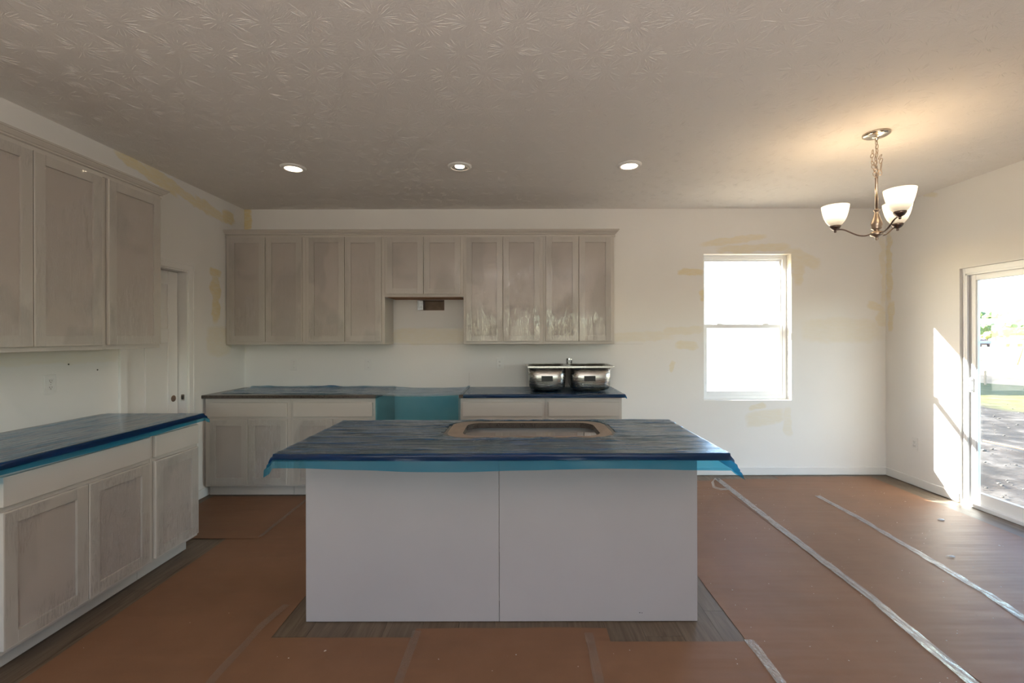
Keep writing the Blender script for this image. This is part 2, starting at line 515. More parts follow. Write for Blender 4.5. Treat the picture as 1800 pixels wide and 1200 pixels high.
# outdoors
t = NT('yard_ground')
co = t.coord()
sp = t.sep(co)
far = t.math('ADD', sp[0], t.math('MULTIPLY', t.noise(co, .6, 4), 3.0))
mud_n = t.noise(co, 1.8, 6, .7); clod = t.noise(co, 9, 4, .7)
mud = t.ramp(mud_n, [(.32, (.012, .009, .007)), (.5, (.034, .027, .022)), (.66, (.085, .074, .066))])
mud = t.mix(t.range(clod, .62, .75, 0, .6), mud, rgb(.075, .068, .060))
gr = t.ramp(t.noise(co, 2.5, 5, .7), [(.3, (.045, .050, .012)), (.5, (.10, .096, .026)), (.7, (.17, .145, .06))])
dirt = t.ramp(t.noise(co, .9, 4), [(.3, (.19, .155, .11)), (.7, (.30, .25, .19))])
c = t.mix(t.range(far, 13.2, 14.2), mud, gr)
c = t.mix(t.range(far, 34, 37), c, dirt)
c = t.mix(t.range(far, 95, 110), c, gr)
t.pbsdf(c, .85, 0, .2, t.bump(t.math('ADD', mud_n, t.math('MULTIPLY', clod, .3)), .5, .05))
M['ground'] = t.m
M['leaf_dark'] = simple('foliage_dark', (.09, .15, .045), .7, nscale=1.5, namp=.45)
M['leaf_light'] = simple('foliage_light', (.24, .28, .08), .7, nscale=1.5, namp=.45)
M['trunk'] = simple('tree_bark', (.12, .08, .05), .9, nscale=8, namp=.3)
M['siding'] = simple('white_siding', (.82, .82, .80), .5)
M['roof'] = simple('roof_shingle', (.60, .59, .57), .8, nscale=10, namp=.2)
M['far_white'] = simple('far_house_white', (.75, .74, .72), .6)
M['sand'] = simple('sandy_soil', (.36, .26, .16), .9, nscale=3, namp=.25)
M['orange'] = simple('orange_cord', (.45, .17, .06), .5)
M['lumber'] = simple('stake_wood', (.35, .26, .18), .8)
M['truck'] = simple('red_paint', (.55, .12, .08), .4)
M['house_out'] = simple('outer_wall_sheathing', (.62, .61, .58), .7)
M['debris'] = simple('white_scrap', (.50, .46, .42), .5)

# ------------------------------------------------------------------ the room shell
def structure(o): o['kind'] = 'structure'; return o

sub = boxes('floor', M['plank'], [(XL-WT, XR+WT, YF-WT, YB+WT, -.20, -.006)]); structure(sub)
ceil = boxes('ceiling', M['ceiling'], [(XL-WT, XR+WT, YF-WT, YB+WT, ZC, ZC+.2)]); structure(ceil)

def stamp_ridges():
    # hand-stamped plaster: fans of thin raised strokes, real relief on the ceiling
    rnd = random.Random(77); V = []; F = []
    y = .75; r_ = 0
    while y < YB - .05:
        x = XL + .06 + (.11 if r_ % 2 else 0)
        while x < XR - .05:
            cx, cy = x + rnd.uniform(-.035, .035), y + rnd.uniform(-.03, .03)
            nst = 30; a0 = rnd.random()*6.28; skip = rnd.random()*6.28
            for k_ in range(nst):
                a = a0 + k_*6.283/nst + rnd.uniform(-.09, .09)
                if math.cos(a - skip) > .86 and rnd.random() < .7: continue
                r0 = rnd.uniform(.020, .055); ln = rnd.uniform(.025, .075); bend = rnd.uniform(-.5, .5)
                hw = rnd.uniform(.0010, .0018); hh_ = rnd.uniform(.0006, .0014) * (1.1 if y < 2.4 else .85)
                b0 = len(V); px, py = cx + math.cos(a)*r0, cy + math.sin(a)*r0; aa = a
                for q_ in range(4):
                    tq = q_/3; e = (0.25, 1, 1, .3)[q_]
                    nx_, ny_ = -math.sin(aa), math.cos(aa)
                    V.append((px - nx_*hw*e, py - ny_*hw*e, ZC+.0002)); V.append((px, py, ZC - hh_*e)); V.append((px + nx_*hw*e, py + ny_*hw*e, ZC+.0002))
                    px += math.cos(aa)*ln/3; py += math.sin(aa)*ln/3; aa += bend/3 + rnd.uniform(-.15, .15)
                if not (XL < px < XR and py < YB and XL < V[b0][0] < XR and V[b0][1] < YB):
                    del V[b0:]; continue
                for q_ in range(3):
                    i = b0 + q_*3
                    F.append((i, i+1, i+4, i+3)); F.append((i+1, i+2, i+5, i+4))
            x += .215
        y += .19; r_ += 1
    me = bpy.data.meshes.new('stamped_texture'); me.from_pydata(V, [], F); me.materials.append(M['ceiling'])
    o = link('stamped_texture', me, ceil); o['kind'] = 'stuff'
stamp_ridges()

def wall_x(name, y0, y1, x0, x1, z0, z1, holes, mat):     # wall lying along x
    bm = bmesh.new(); xs = x0
    for (a, b, c, d) in sorted(holes):
        box(bm, xs, a, y0, y1, z0, z1)
        if c > z0: box(bm, a, b, y0, y1, z0, c)
        box(bm, a, b, y0, y1, d, z1); xs = b
    box(bm, xs, x1, y0, y1, z0, z1)
    return structure(finish(name, bm, mat))
def wall_y(name, x0, x1, y0, y1, z0, z1, holes, mat):
    bm = bmesh.new(); ys = y0
    for (a, b, c, d) in sorted(holes):
        box(bm, x0, x1, ys, a, z0, z1)
        if c > z0: box(bm, x0, x1, a, b, z0, c)
        box(bm, x0, x1, a, b, d, z1); ys = b
    box(bm, x0, x1, ys, y1, z0, z1)
    return structure(finish(name, bm, mat))

HOOD = (-1.035, -.765, 1.700, 1.806)
wall_x('wall_back', YB, YB+WT, XL-WT, XR+WT, -.2, ZC, [WIN, HOOD], M['wall_back'])
wall_y('wall_left', XL-WT, XL, YF, YB, -.2, ZC, [(LD[0], LD[1], -.006, LD[3])], M['wall_left'])
wall_y('wall_right', XR, XR+WT, YF, YB, -.2, ZC, [(PD[0], PD[1], -.006, PD[3])], M['wall_right'])
RW = [(-2.35, -.55, .60, 2.05), (.35, 2.15, .60, 2.05)]
wall_x('wall_front', YF-WT, YF, XL-WT, XR+WT, -.2, ZC, RW, M['wall'])
structure(boxes('wall_upper', M['house_out'], [(XL-WT, XR+WT, YF-WT, YB+WT, ZC+.2, 4.75)]))
# pantry closet behind the panelled door
structure(boxes('wall_pantry', M['wall'], [(XL-WT-.9, XL-WT-.82, 2.9, 4.3, -.2, ZC), (XL-WT-.82, XL-WT, 2.9, 2.98, -.2, ZC), (XL-WT-.82, XL-WT, 4.22, 4.3, -.2, ZC)]))
structure(boxes('ceiling_pantry', M['wall'], [(XL-WT-.9, XL-WT, 2.9, 4.3, ZC, ZC+.1)]))

portal('portal_window', ((WIN[0]+WIN[1])/2, YB+.16, (WIN[2]+WIN[3])/2), (0, -1, 0), .9, 1.5)
portal('portal_patio', (XR+.16, (PD[0]+PD[1])/2, 1.0), (-1, 0, 0), 1.8, 2.0)
for w_ in RW: portal('portal_front', ((w_[0]+w_[1])/2, YF-.16, 1.325), (0, 1, 0), 1.8, 1.45)

# joint line of the drywall sheets on the back wall
structure(boxes('trim_1', simple('joint_line', (.55, .52, .48), .8), [(-1.29, -.53, YB-.0012, YB+.001, 1.352, 1.3545), (.92, 1.28, YB-.0012, YB+.001, 1.350, 1.3518), (-.513, -.511, YB-.0012, YB+.001, .93, 1.06)]))

# baseboards
bm = bmesh.new()
box(bm, .925, XR, YB-.013, YB, 0.004, .083, .003)
structure(finish('baseboard_back', bm, M['trim']))
bm = bmesh.new()
box(bm, XR-.013, XR, PD[1]+.004, YB-.013, .004, .083, .003); box(bm, XR-.013, XR, YF, PD[0]-.05, .004, .083, .003)
structure(finish('baseboard_right', bm, M['trim']))
bm = bmesh.new()
box(bm, XL, XL+.013, LD[1]+.08, YB-.6, .004, .083, .003); box(bm, XL, XL+.013, YF, 1.86, .004, .083, .003)
structure(finish('baseboard_left', bm, M['trim']))
bm = bmesh.new(); box(bm, XL, XR, YF, YF+.013, .004, .083, .003)
structure(finish('baseboard_front', bm, M['trim']))

# planks: each its own part of the floor
pw, pl = .18, 1.22
pm = {}
def plank_mesh(wd, ln):
    k = (round(wd, 3), round(ln, 3))
    if k not in pm:
        bm = bmesh.new(); box(bm, .0006, wd-.0006, .0006, ln-.0006, -.006, 0.0)
        me = bpy.data.meshes.new('plank')
        bmesh.ops.recalc_face_normals(bm, faces=bm.faces); bm.to_mesh(me); bm.free(); me.materials.append(M['plank']); pm[k] = me
    return pm[k]
x = XL; row = 0
while x < XR - .01:
    wd = min(pw, XR - x)
    y = .35 - [0, .42, .83, .21, .62][row % 5]
    while y < YB - .01:
        ln = min(pl, YB - y)
        if ln > .05:
            p = link('plank', plank_mesh(wd, ln), sub); p.location = (x, y, 0)
        y += pl
    x += pw; row += 1

# ------------------------------------------------------------------ back window
wx0, wx1, wz0, wz1 = WIN
win = bpy.data.objects.new('window_1', None); C.objects.link(win); win.location = ((wx0+wx1)/2, YB+.09, wz0); structure(win)
ox, oy, oz = win.location
def wpart(name, lst, mat, bev=.002):
    return boxes(name, mat, [(a-ox, b-ox, c-oy, d-oy, e-oz, f-oz) for (a, b, c, d, e, f) in lst], win, bev)
fy0, fy1 = YB+.085, YB+.15
fw = .040
wpart('window_frame', [(wx0, wx0+fw, fy0, fy1, wz0, wz1), (wx1-fw, wx1, fy0, fy1, wz0, wz1), (wx0+fw, wx1-fw, fy0, fy1, wz1-fw, wz1), (wx0+fw, wx1-fw, fy0, fy1, wz0, wz0+fw)], M['vinyl'])
zm = 1.535
sw = .030
a0, a1 = wx0+fw, wx1-fw
wpart('upper_sash', [(a0, a0+.018, fy0+.03, fy1-.006, zm, wz1-fw), (a1-.018, a1, fy0+.03, fy1-.006, zm, wz1-fw), (a0+.018, a1-.018, fy0+.03, fy1-.006, wz1-fw-.018, wz1-fw), (a0+.018, a1-.018, fy0+.03, fy1-.006, zm-.006, zm+.020)], M['vinyl'])
wpart('lower_sash', [(a0, a0+sw, fy0+.004, fy0+.029, wz0+fw, zm+.015), (a1-sw, a1, fy0+.004, fy0+.029, wz0+fw, zm+.015), (a0+sw, a1-sw, fy0+.004, fy0+.029, wz0+fw, wz0+fw+.042), (a0+sw, a1-sw, fy0+.004, fy0+.029, zm-.022, zm+.015)], M['vinyl'])
for lx in (wx0+.20, wx1-.22):
    bm = bmesh.new(); box(bm, lx-.03-ox, lx+.03-ox, fy0-.006-oy, fy0+.02-oy, zm+.015-oz, zm+.026-oz, .004, 2)
    finish('sash_lock', bm, M['vinyl'], win)
for nm, z0, z1, yy in (('upper_pane', zm+.01, wz1-fw-.01, fy0+.045), ('lower_pane', wz0+fw+.03, zm-.01, fy0+.016)):
    wpart(nm, [(a0+.01, a1-.01, yy, yy+.003, z0, z1)], M['glass'], 0)
# rear windows (behind the camera): real openings with frames
for i, (x0, x1, z0, z1) in enumerate(RW):
    w2 = bpy.data.objects.new('window_%d' % (i+2), None); C.objects.link(w2); structure(w2); w2.location = ((x0+x1)/2, YF-.1, z0)
    def q(lst, nm, mt): return boxes(nm, mt, [(a-w2.location.x, b-w2.location.x, c-w2.location.y, d-w2.location.y, e-w2.location.z, f-w2.location.z) for (a, b, c, d, e, f) in lst], w2)
    y0, y1 = YF-.14, YF-.09
    xm = (x0+x1)/2
    q([(x0, x0+.04, y0, y1, z0, z1), (x1-.04, x1, y0, y1, z0, z1), (x0+.04, x1-.04, y0, y1, z0, z0+.04), (x0+.04, x1-.04, y0, y1, z1-.04, z1), (xm-.025, xm+.025, y0, y1, z0+.04, z1-.04)], 'window_frame', M['vinyl'])
    q([(x0+.03, x1-.03, YF-.117, YF-.114, z0+.03, z1-.03)], 'pane', M['glass'])

# ------------------------------------------------------------------ pantry door on the left wall
y0, y1, z0, z1 = LD
door = bpy.data.objects.new('door_1', None); C.objects.link(door); structure(door); door.location = (XL, (y0+y1)/2, 0)
dx, dy = XL, (y0+y1)/2
def dpart(nm, lst, mt, bev=.002): return boxes(nm, mt, [(a-dx, b-dx, c-dy, d-dy, e, f) for (a, b, c, d, e, f) in lst], door, bev)
dpart('door_jamb', [(XL-WT, XL+.002, y0, y0+.018, 0.001, z1), (XL-WT, XL+.002, y1-.018, y1, 0.001, z1), (XL-WT, XL+.002, y0+.018, y1-.018, z1-.018, z1),
                    (XL-.127, XL-.109, y1-.030, y1-.018, .001, z1-.018)], M['trim'], .001)
cw = .058
dpart('door_casing', [(XL, XL+.012, y0-cw, y0+.006, .001, z1+cw), (XL+.012, XL+.018, y0-cw, y0-cw+.018, .001, z1+cw),
                      (XL, XL+.012, y1-.006, y1+cw, .001, z1+cw), (XL+.012, XL+.018, y1+cw-.018, y1+cw, .001, z1+cw),
                      (XL, XL+.012, y0+.006, y1-.006, z1-.006, z1+cw), (XL+.012, XL+.018, y0-cw+.018, y1+cw-.018, z1+cw-.018, z1+cw)], M['trim'], .0015)
# slab
sx0, sx1 = XL-.108, XL-.073
s0, s1 = y0+.021, y1-.026; st = .105
dpart('door_slab', [(sx0, sx1, s0, s0+st, .012, z1-.021), (sx0, sx1, s1-st, s1, .012, z1-.021), (sx0, sx1, s0+st, s1-st, z1-.021-.115, z1-.021),
                    (sx0, sx1, s0+st, s1-st, 1.385, 1.50), (sx0, sx1, s0+st, s1-st, .012, .22), (sx0, sx1, (s0+s1)/2-.045, (s0+s1)/2+.045, .22, 1.385)], M['trim'], .003)
for a, b, c, d in ((s0+st-.004, s1-st+.004, 1.496, z1-.13), (s0+st-.004, (s0+s1)/2-.041, .216, 1.389), ((s0+s1)/2+.041, s1-st+.004, .216, 1.389)):
    dpart('door_panel', [(sx0+.008, sx1-.010, a, b, c, d)], M['trim'], .003)
bm = bmesh.new()
lathe(bm, [(.0, 0), (.027, 0), (.027, .0008), (.0, .0008)], seg=24)
bmesh.ops.rotate(bm, matrix=Matrix.Rotation(PI/2, 3, 'Y'), verts=bm.verts)
bmesh.ops.translate(bm, verts=bm.verts, vec=(sx1-dx, s1-.048-dy, .917))
finish('knob_bore', bm, M['bore'], door)
bm = bmesh.new()
box(bm, XL-.052-dx, XL-.022-dx, y1-.0195-dy, y1-.0178-dy, .89, .945); finish('strike_plate', bm, M['chrome'], door)
bm = bmesh.new()
box(bm, XL-.044-dx, XL-.030-dx, y1-.0205-dy, y1-.019-dy, .902, .932); finish('strike_hole', bm, M['slot'], door)

# ------------------------------------------------------------------ patio door on the right wall
y0, y1, z0, z1 = PD
pd = bpy.data.objects.new('door_2', None); C.objects.link(pd); structure(pd); pd.location = (XR, (y0+y1)/2, 0)
px_, py_ = XR, (y0+y1)/2
def ppart(nm, lst, mt, bev=.002): return boxes(nm, mt, [(a-px_, b-px_, c-py_, d-py_, e, f) for (a, b, c, d, e, f) in lst], pd, bev)
# outer frame with stepped tracks
ppart('door_frame', [(XR+.020, XR+.150, y1-.028, y1, .0, z1), (XR+.020, XR+.150, y0, y0+.028, .0, z1), (XR+.020, XR+.150, y0+.028, y1-.028, z1-.045, z1),
                     (XR+.020, XR+.036, y1-.045, y1-.028, .0, z1-.045), (XR+.020, XR+.036, y0+.028, y1-.028, z1-.062, z1-.045),
                     (XR+.078, XR+.092, y1-.040, y1-.028, .0, z1-.045)], M['vinyl'])
ppart('door_sill', [(XR+.004, XR+.150, y0, y1, .0, .030), (XR+.045, XR+.053, y0+.028, y1-.028, .030, .046), (XR+.095, XR+.103, y0+.028, y1-.028, .030, .046)], M['vinyl'], .0015)
ym = (y0+y1)/2
def leaf(nm, xa, xb, a, b):
    zt, zb = z1-.048, .040
    f = ppart(nm, [(xa, xb, a, a+.062, zb, zt), (xa, xb, b-.062, b, zb, zt), (xa, xb, a+.062, b-.062, zt-.062, zt), (xa, xb, a+.062, b-.062, zb, zb+.085),
                   (xa+.006, xa+.014, a+.062, a+.070, zb+.085, zt-.062), (xa+.006, xa+.014, b-.070, b-.062, zb+.085, zt-.062)], M['vinyl'])
    xm_ = (xa+xb)/2
    g = boxes('door_pane', M['door_glass'], [(xm_-.002-px_, xm_+.002-px_, a+.055-py_, b-.055-py_, zb+.075, zt-.055)], f)
    return f
lf = leaf('sliding_leaf', XR+.044, XR+.076, ym-.03, y1-.032)
leaf('fixed_leaf', XR+.096, XR+.128, y0+.030, ym+.03)
bm = bmesh.new()
box(bm, XR+.030-px_, XR+.044-px_, y1-.078-py_, y1-.052-py_, .955, 1.075, .004, 2)
box(bm, XR+.022-px_, XR+.034-px_, y1-.074-py_, y1-.056-py_, .965, .985, .003); box(bm, XR+.022-px_, XR+.034-px_, y1-.074-py_, y1-.056-py_, 1.045, 1.065, .003)
finish('door_latch', bm, M['vinyl'], pd)
# drywall lip around the head
structure(boxes('trim_2', M['trim'], [(XR-.002, XR+.012, y0-.06, y1+.002, z1+.002, z1+.010)]))

# ------------------------------------------------------------------ cabinets
FILMN = [0]
def shaker(parent, x0, x1, z0, z1, y=-.020, th=.018, rail=.057, film=True, loc=None):
    """a door: frame mesh with a recessed panel and its clear film; local front faces -y"""
    bm = bmesh.new()
    for b in ((x0, x0+rail, z0, z1), (x1-rail, x1, z0, z1), (x0+rail, x1-rail, z0, z0+rail), (x0+rail, x1-rail, z1-rail, z1)):
        box(bm, b[0], b[1], y, y+th, b[2], b[3], .0012)
    d = finish('door', bm, M['cabinet'], parent)
    boxes('door_panel', M['cabinet_panel'], [(x0+rail-.003, x1-rail+.003, y+.010, y+.015, z0+rail-.003, z1-rail+.003)], d)
    if film:
        FILMN[0] += 1
        bm = bmesh.new()
        rnd = random.Random(FILMN[0]*13+5)
        nx, nz = 12, 30
        ox_, oz_ = rnd.random()*50, rnd.random()*50
        g = []
        for j in range(nz+1):
            r = []
            for i in range(nx+1):
                u = i/nx; v = j/nz
                X = x0+.006+(x1-x0-.012)*u; Z = z0+.006+(z1-z0-.012)*v
                edge = min(1, min(u, 1-u)*6, min(v, 1-v)*6)
                bul = .0035*noise.noise((X*5+ox_, Z*2.2+oz_, 0)) + .0015*noise.noise((X*22+ox_, Z*6+oz_, 3))
                r.append(bm.verts.new((X, y-.0012 - max(0, .001+bul)*edge, Z)))
            g.append(r)
        for j in range(nz):
            for i in range(nx):
                f = bm.faces.new((g[j][i], g[j][i+1], g[j+1][i+1], g[j+1][i])); f.smooth = True
        o = finish('protective_film', bm, CF[FILMN[0] % 4], d)
        o['label'] = 'clear crinkled plastic film stuck over the door'
    return d

def drawer(parent, x0, x1, z0, z1, y=-.020):
    bm = bmesh.new(); box(bm, x0, x1, y, y+.018, z0, z1, .0015)
    return finish('drawer_front', bm, M['cabinet'], parent)

def body(parent, w, dep, z0, z1, mat=None):
    bm = bmesh.new(); box(bm, 0, w, 0, dep, z0, z1, .001)
    return finish('body', bm, mat or M['cabinet'], parent)

def upper(label, loc, rz, w, dep, z0, z1, ndoors, zd0, film=True, lm=.030, rm=.030, group='grey upper wall cabinets'):
    t = thing('wall_cabinet', label, 'cabinet', loc, rz, group)
    body(t, w, dep, z0, z1)
    zt = 2.387
    if ndoors == 1: shaker(t, lm, w-rm, zd0, zt, film=film)
    else:
        m = (lm + w - rm)/2
        shaker(t, lm, m-.003, zd0, zt, film=film); shaker(t, m+.003, w-rm, zd0, zt, film=film)
    return t

YU = 4.380; UB = 1.357; UT = 2.405
DU = YB - YU - .001
xs = [-2.815, -2.048, -1.288, -.531, .235, .920]
G1 = 'grey upper cabinets on the back wall'
c1 = upper('tall grey two-door upper cabinet in the left corner of the back wall', (xs[0], YU, 0), 0, xs[1]-xs[0]-.001, DU, UB, UT, 2, 1.384, lm=.034, group=G1)
c2 = upper('tall grey two-door upper cabinet just left of the short one over the range gap', (xs[1], YU, 0), 0, xs[2]-xs[1]-.001, DU, UB, UT, 2, 1.384, group=G1)
c3 = upper('short grey two-door upper cabinet above the duct hole and range gap', (xs[2], YU, 0), 0, xs[3]-xs[2]-.001, DU, 1.812, UT, 2, 1.838, lm=.022, rm=.026, group=G1)
boxes('raw_underside', M['raw_wood'], [(.02, xs[3]-xs[2]-.02, .018, DU, 1.8085, 1.812)], c3)['label'] = 'unpainted brown wooden underside'
c4 = upper('tall grey upper cabinet with bright reflections in its film, just right of the range gap', (xs[3], YU, 0), 0, xs[4]-xs[3]-.001, DU, UB, UT, 2, 1.384, lm=.024, group=G1)
c5 = upper('tall grey two-door upper cabinet at the right end, above the steel sink', (xs[4], YU, 0), 0, xs[5]-xs[4], DU, UB, UT, 2, 1.384, lm=.026, group=G1)

XLU = -2.495     # face of the left upper cabinets
DL = XLU - XL - .001
G2 = 'grey upper cabinets on the left wall'
upper('grey two-door upper cabinet at the left edge with long creases in its film', (XLU, 1.915, 0), PI/2, .812, DL, UB, UT, 2, 1.384, lm=.022, rm=.018, group=G2)
upper('narrow single-door grey upper cabinet beside the panelled pantry door', (XLU, 2.728, 0), PI/2, .432, DL, UB, UT, 1, 1.384, lm=.020, rm=.012, group=G2)

def moulding(name, label, path, z, group=None):
    """crown: stepped profile swept along a path of (x, y) with outward normals given by miter"""
    prof = [(.0, -.016), (.009, -.016), (.009, -.004), (.004, -.003), (.004, .004), (.016, .008), (.016, .016), (.022, .018), (.036, .034), (.036, .038), (.042, .040), (.042, .050), (.0, .050)]
    bm = bmesh.new(); rings = []
    n = len(path)
    for i, (p, nrm) in enumerate(path):
        rings.append([bm.verts.new((p[0]+nrm[0]*o, p[1]+nrm[1]*o, z+h)) for o, h in prof])
    for A, B in zip(rings, rings[1:]):
        for k in range(len(prof)):
            bm.faces.new((A[k], A[(k+1) % len(prof)], B[(k+1) % len(prof)], B[k]))
    bm.faces.new(rings[0]); bm.faces.new(rings[-1][::-1])
    o = finish(name, bm, M['cabinet'])
    return tag(o, label, 'moulding', group)
moulding('crown_moulding', 'stepped grey crown moulding topping the row of upper cabinets on the back wall',
         [((XL+.002, YU), (0, -1)), ((xs[5], YU), (1, -1)), ((xs[5], YB-.001), (1, 0))], 2.4055)
moulding('crown_moulding', 'stepped grey crown moulding topping the left wall cabinets',
         [((XL+.001, 1.915), (0, -1)), ((XLU, 1.915), (1, -1)), ((XLU, 3.160), (1, 1)), ((XL+.001, 3.160), (0, 1))], 2.4055)

# base cabinets
YBF = 4.064; DB = YB - YBF - .015
def base(label, loc, rz, w, dep, ndoors, group, lm=.028, rm=.028, film=True, toe=.055):
    t = thing('base_cabinet', label, 'cabinet', loc, rz, group)
    body(t, w, dep, .097, .8835)
    boxes('toe_kick', M['cabinet'], [(0.001, w-.001, toe, dep, .004, .097)], t)
    drawer(t, lm, w-rm, .720, .846)
    if ndoors == 1: shaker(t, lm, w-rm, .119, .697, film=film)
    else:
        m = (lm + w - rm)/2
        shaker(t, lm, m-.003, .119, .697, film=film); shaker(t, m+.003, w-rm, .119, .697, film=film)
    return t
bs = [-2.80, -2.036, -1.275, -.523, .234, .918]
G3 = 'grey base cabinets along the back wall'
base('grey base cabinet in the left corner of the back wall, beside the pantry door', (bs[0], YBF, 0), 0, bs[1]-bs[0]-.001, DB, 2, G3, lm=.045)
base('grey base cabinet just left of the range gap, half hidden by the island', (bs[1], YBF, 0), 0, bs[2]-bs[1], DB, 2, G3)
base('grey base cabinet just right of the range gap, behind the island', (bs[3], YBF, 0), 0, bs[4]-bs[3]-.001, DB, 2, G3, lm=.02)
base('grey base cabinet at the right end of the back wall, under the steel sink', (bs[4], YBF, 0), 0, bs[5]-bs[4], DB, 2, G3)
XBF = -2.172; DBL = XBF - XL - .015
G4 = 'grey base cabinets along the left wall'
base('wide two-door grey base cabinet at the left edge of the room', (XBF, 1.880, 0), PI/2, .795, DBL, 2, G4, lm=.018, rm=.020, toe=.075)
base('narrow single-door grey base cabinet at the far end of the left run', (XBF, 2.676, 0), PI/2, .394, DBL, 1, G4, lm=.020, rm=.014, toe=.075)

# ------------------------------------------------------------------ worktops
CT0, CT1 = .884, .914
bm = bmesh.new(); box(bm, XL+.002, -2.128, 1.862, 3.078, CT0, CT1, .003, 2)
tag(finish('worktop', bm, M['granite']), 'dark granite worktop of the left run, wrapped in blue film', 'worktop', 'granite worktops')
bm = bmesh.new(); box(bm, XL+.002, -1.262, 4.035, YB-.002, CT0, CT1, .003, 2)
tag(finish('worktop', bm, M['granite']), 'dark granite worktop in the back left corner with bare front edge', 'worktop', 'granite worktops')
bm = bmesh.new(); box(bm, -.533, .942, 4.035, YB-.002, CT0, CT1, .003, 2)
tag(finish('worktop', bm, M['granite']), 'dark granite worktop under the steel double sink', 'worktop', 'granite worktops')

# island
IX0, IX1, IY0, IY1 = -1.082, .928, 2.000, 2.812
PX0, PX1, PY0, PY1 = -1.069, .892, 2.280, 2.790
isl = thing('kitchen_island', 'grey panelled kitchen island with two plain back panels in the middle of the room', 'island', ((PX0+PX1)/2, (PY0+PY1)/2, 0))
ix, iy = isl.location.x, isl.location.y
def ipart(nm, lst, mt, bev=.001): return boxes(nm, mt, [(a-ix, b-ix, c-iy, d-iy, e, f) for (a, b, c, d, e, f) in lst], isl, bev)
ipart('back_panel', [(PX0, -.1015, PY0, PY0+.012, .004, CT0-.0005)], M['island_panel'], .0008)
ipart('back_panel', [(-.0995, PX1, PY0, PY0+.012, .004, CT0-.0005)], M['island_panel'], .0008)
ipart('side_panel', [(PX0, PX0+.018, PY0+.012, PY1, .004, CT0-.0005)], M['cabinet'])
ipart('side_panel', [(PX1-.018, PX1, PY0+.012, PY1, .004, CT0-.0005)], M['cabinet'])
ipart('bottom_shelf', [(PX0+.018, PX1-.018, PY0+.012, PY1-.02, .10, .118)], M['island_panel'])
ipart('partition', [(-.46, -.442, PY0+.012, PY1-.02, .118, CT0-.001)], M['island_panel'])
ipart('partition', [(.560, .578, PY0+.012, PY1-.02, .118, CT0-.001)], M['island_panel'])
ipart('face_frame', [(PX0+.018, PX1-.018, PY1-.02, PY1, .845, CT0-.001), (PX0+.018, PX1-.018, PY1-.02, PY1, .10, .14), (PX0+.018, PX0+.05, PY1-.02, PY1, .14, .845),
                     (PX1-.05, PX1-.018, PY1-.02, PY1, .14, .845), (-.48, -.44, PY1-.02, PY1, .14, .845), (.55, .59, PY1-.02, PY1, .14, .845), (-.44, .55, PY1-.02, PY1, .69, .72)], M['cabinet'])
ipart('toe_kick', [(PX0+.018, PX1-.018, PY1-.09, PY1-.075, .004, .10)], M['cabinet'])
def back_door(x0, x1, z0, z1):
    bm = bmesh.new(); r = .057
    for b in ((x0, x0+r, z0, z1), (x1-r, x1, z0, z1), (x0+r, x1-r, z0, z0+r), (x0+r, x1-r, z1-r, z1)):
        box(bm, b[0]-ix, b[1]-ix, PY1+.002-iy, PY1+.020-iy, b[2], b[3], .0012)
    d = finish('door', bm, M['cabinet'], isl)
    boxes('door_panel', M['cabinet_panel'], [(x0+r-.003-ix, x1-r+.003-ix, PY1+.006-iy, PY1+.012-iy, z0+r-.003, z1-r+.003)], d)
for a, b in ((-1.04, -.48), (-.45, .053), (.057, .56), (.59, .87)): back_door(a, b, .12, .70)
for a, b in ((-1.04, -.48), (.59, .87)):
    boxes('drawer_front', M['cabinet'], [(a-ix, b-ix, PY1+.002-iy, PY1+.020-iy, .722, .848)], isl, .001)
# small stain marks and caulk dots on the back panel
for a, b, w_ in ((.600, .045, .006), (.612, .044, .004)):
    ipart('scuff_mark', [(a, a+w_, PY0-.0006, PY0+.001, b, b+.003)], M['slot'], 0)

# slab with a rounded hole
HX0, HX1, HY0, HY1 = -.300, .432, 2.362, 2.716
bm = bmesh.new()
inner = rrect(HX0, HX1, HY0, HY1, .085, 8)
n = len(inner)
cxm, cym = (HX0+HX1)/2, (HY0+HY1)/2
def outer_pt(p):
    dx_, dy_ = p[0]-cxm, p[1]-cym
    k = min((IX1-cxm if dx_ > 0 else cxm-IX0)/max(abs(dx_), 1e-6), (IY1-cym if dy_ > 0 else cym-IY0)/max(abs(dy_), 1e-6))
    return (cxm+dx_*k, cym+dy_*k)
pts_o = [outer_pt(p) for p in inner]
# snap the nearest rays to the slab's corners
for cx_, cy_ in ((IX0, IY0), (IX1, IY0), (IX1, IY1), (IX0, IY1)):
    k = min(range(n), key=lambda i: (pts_o[i][0]-cx_)**2 + (pts_o[i][1]-cy_)**2); pts_o[k] = (cx_, cy_)
rings = []
for pts, z in ((inner, CT0), (inner, CT1), (pts_o, CT1), (pts_o, CT0)):
    rings.append([bm.verts.new((p[0]-cxm, p[1]-cym, z)) for p in pts])
for a in range(4):
    A, B = rings[a], rings[(a+1) % 4]
    for i in range(n):
        j = (i+1) % n; bm.faces.new((A[i], A[j], B[j], B[i]))
o = finish('worktop', bm, M['granite']); o.location = (cxm, cym, 0)
tag(o, 'large island worktop of dark stone with a rounded sink cutout', 'worktop', 'granite worktops')

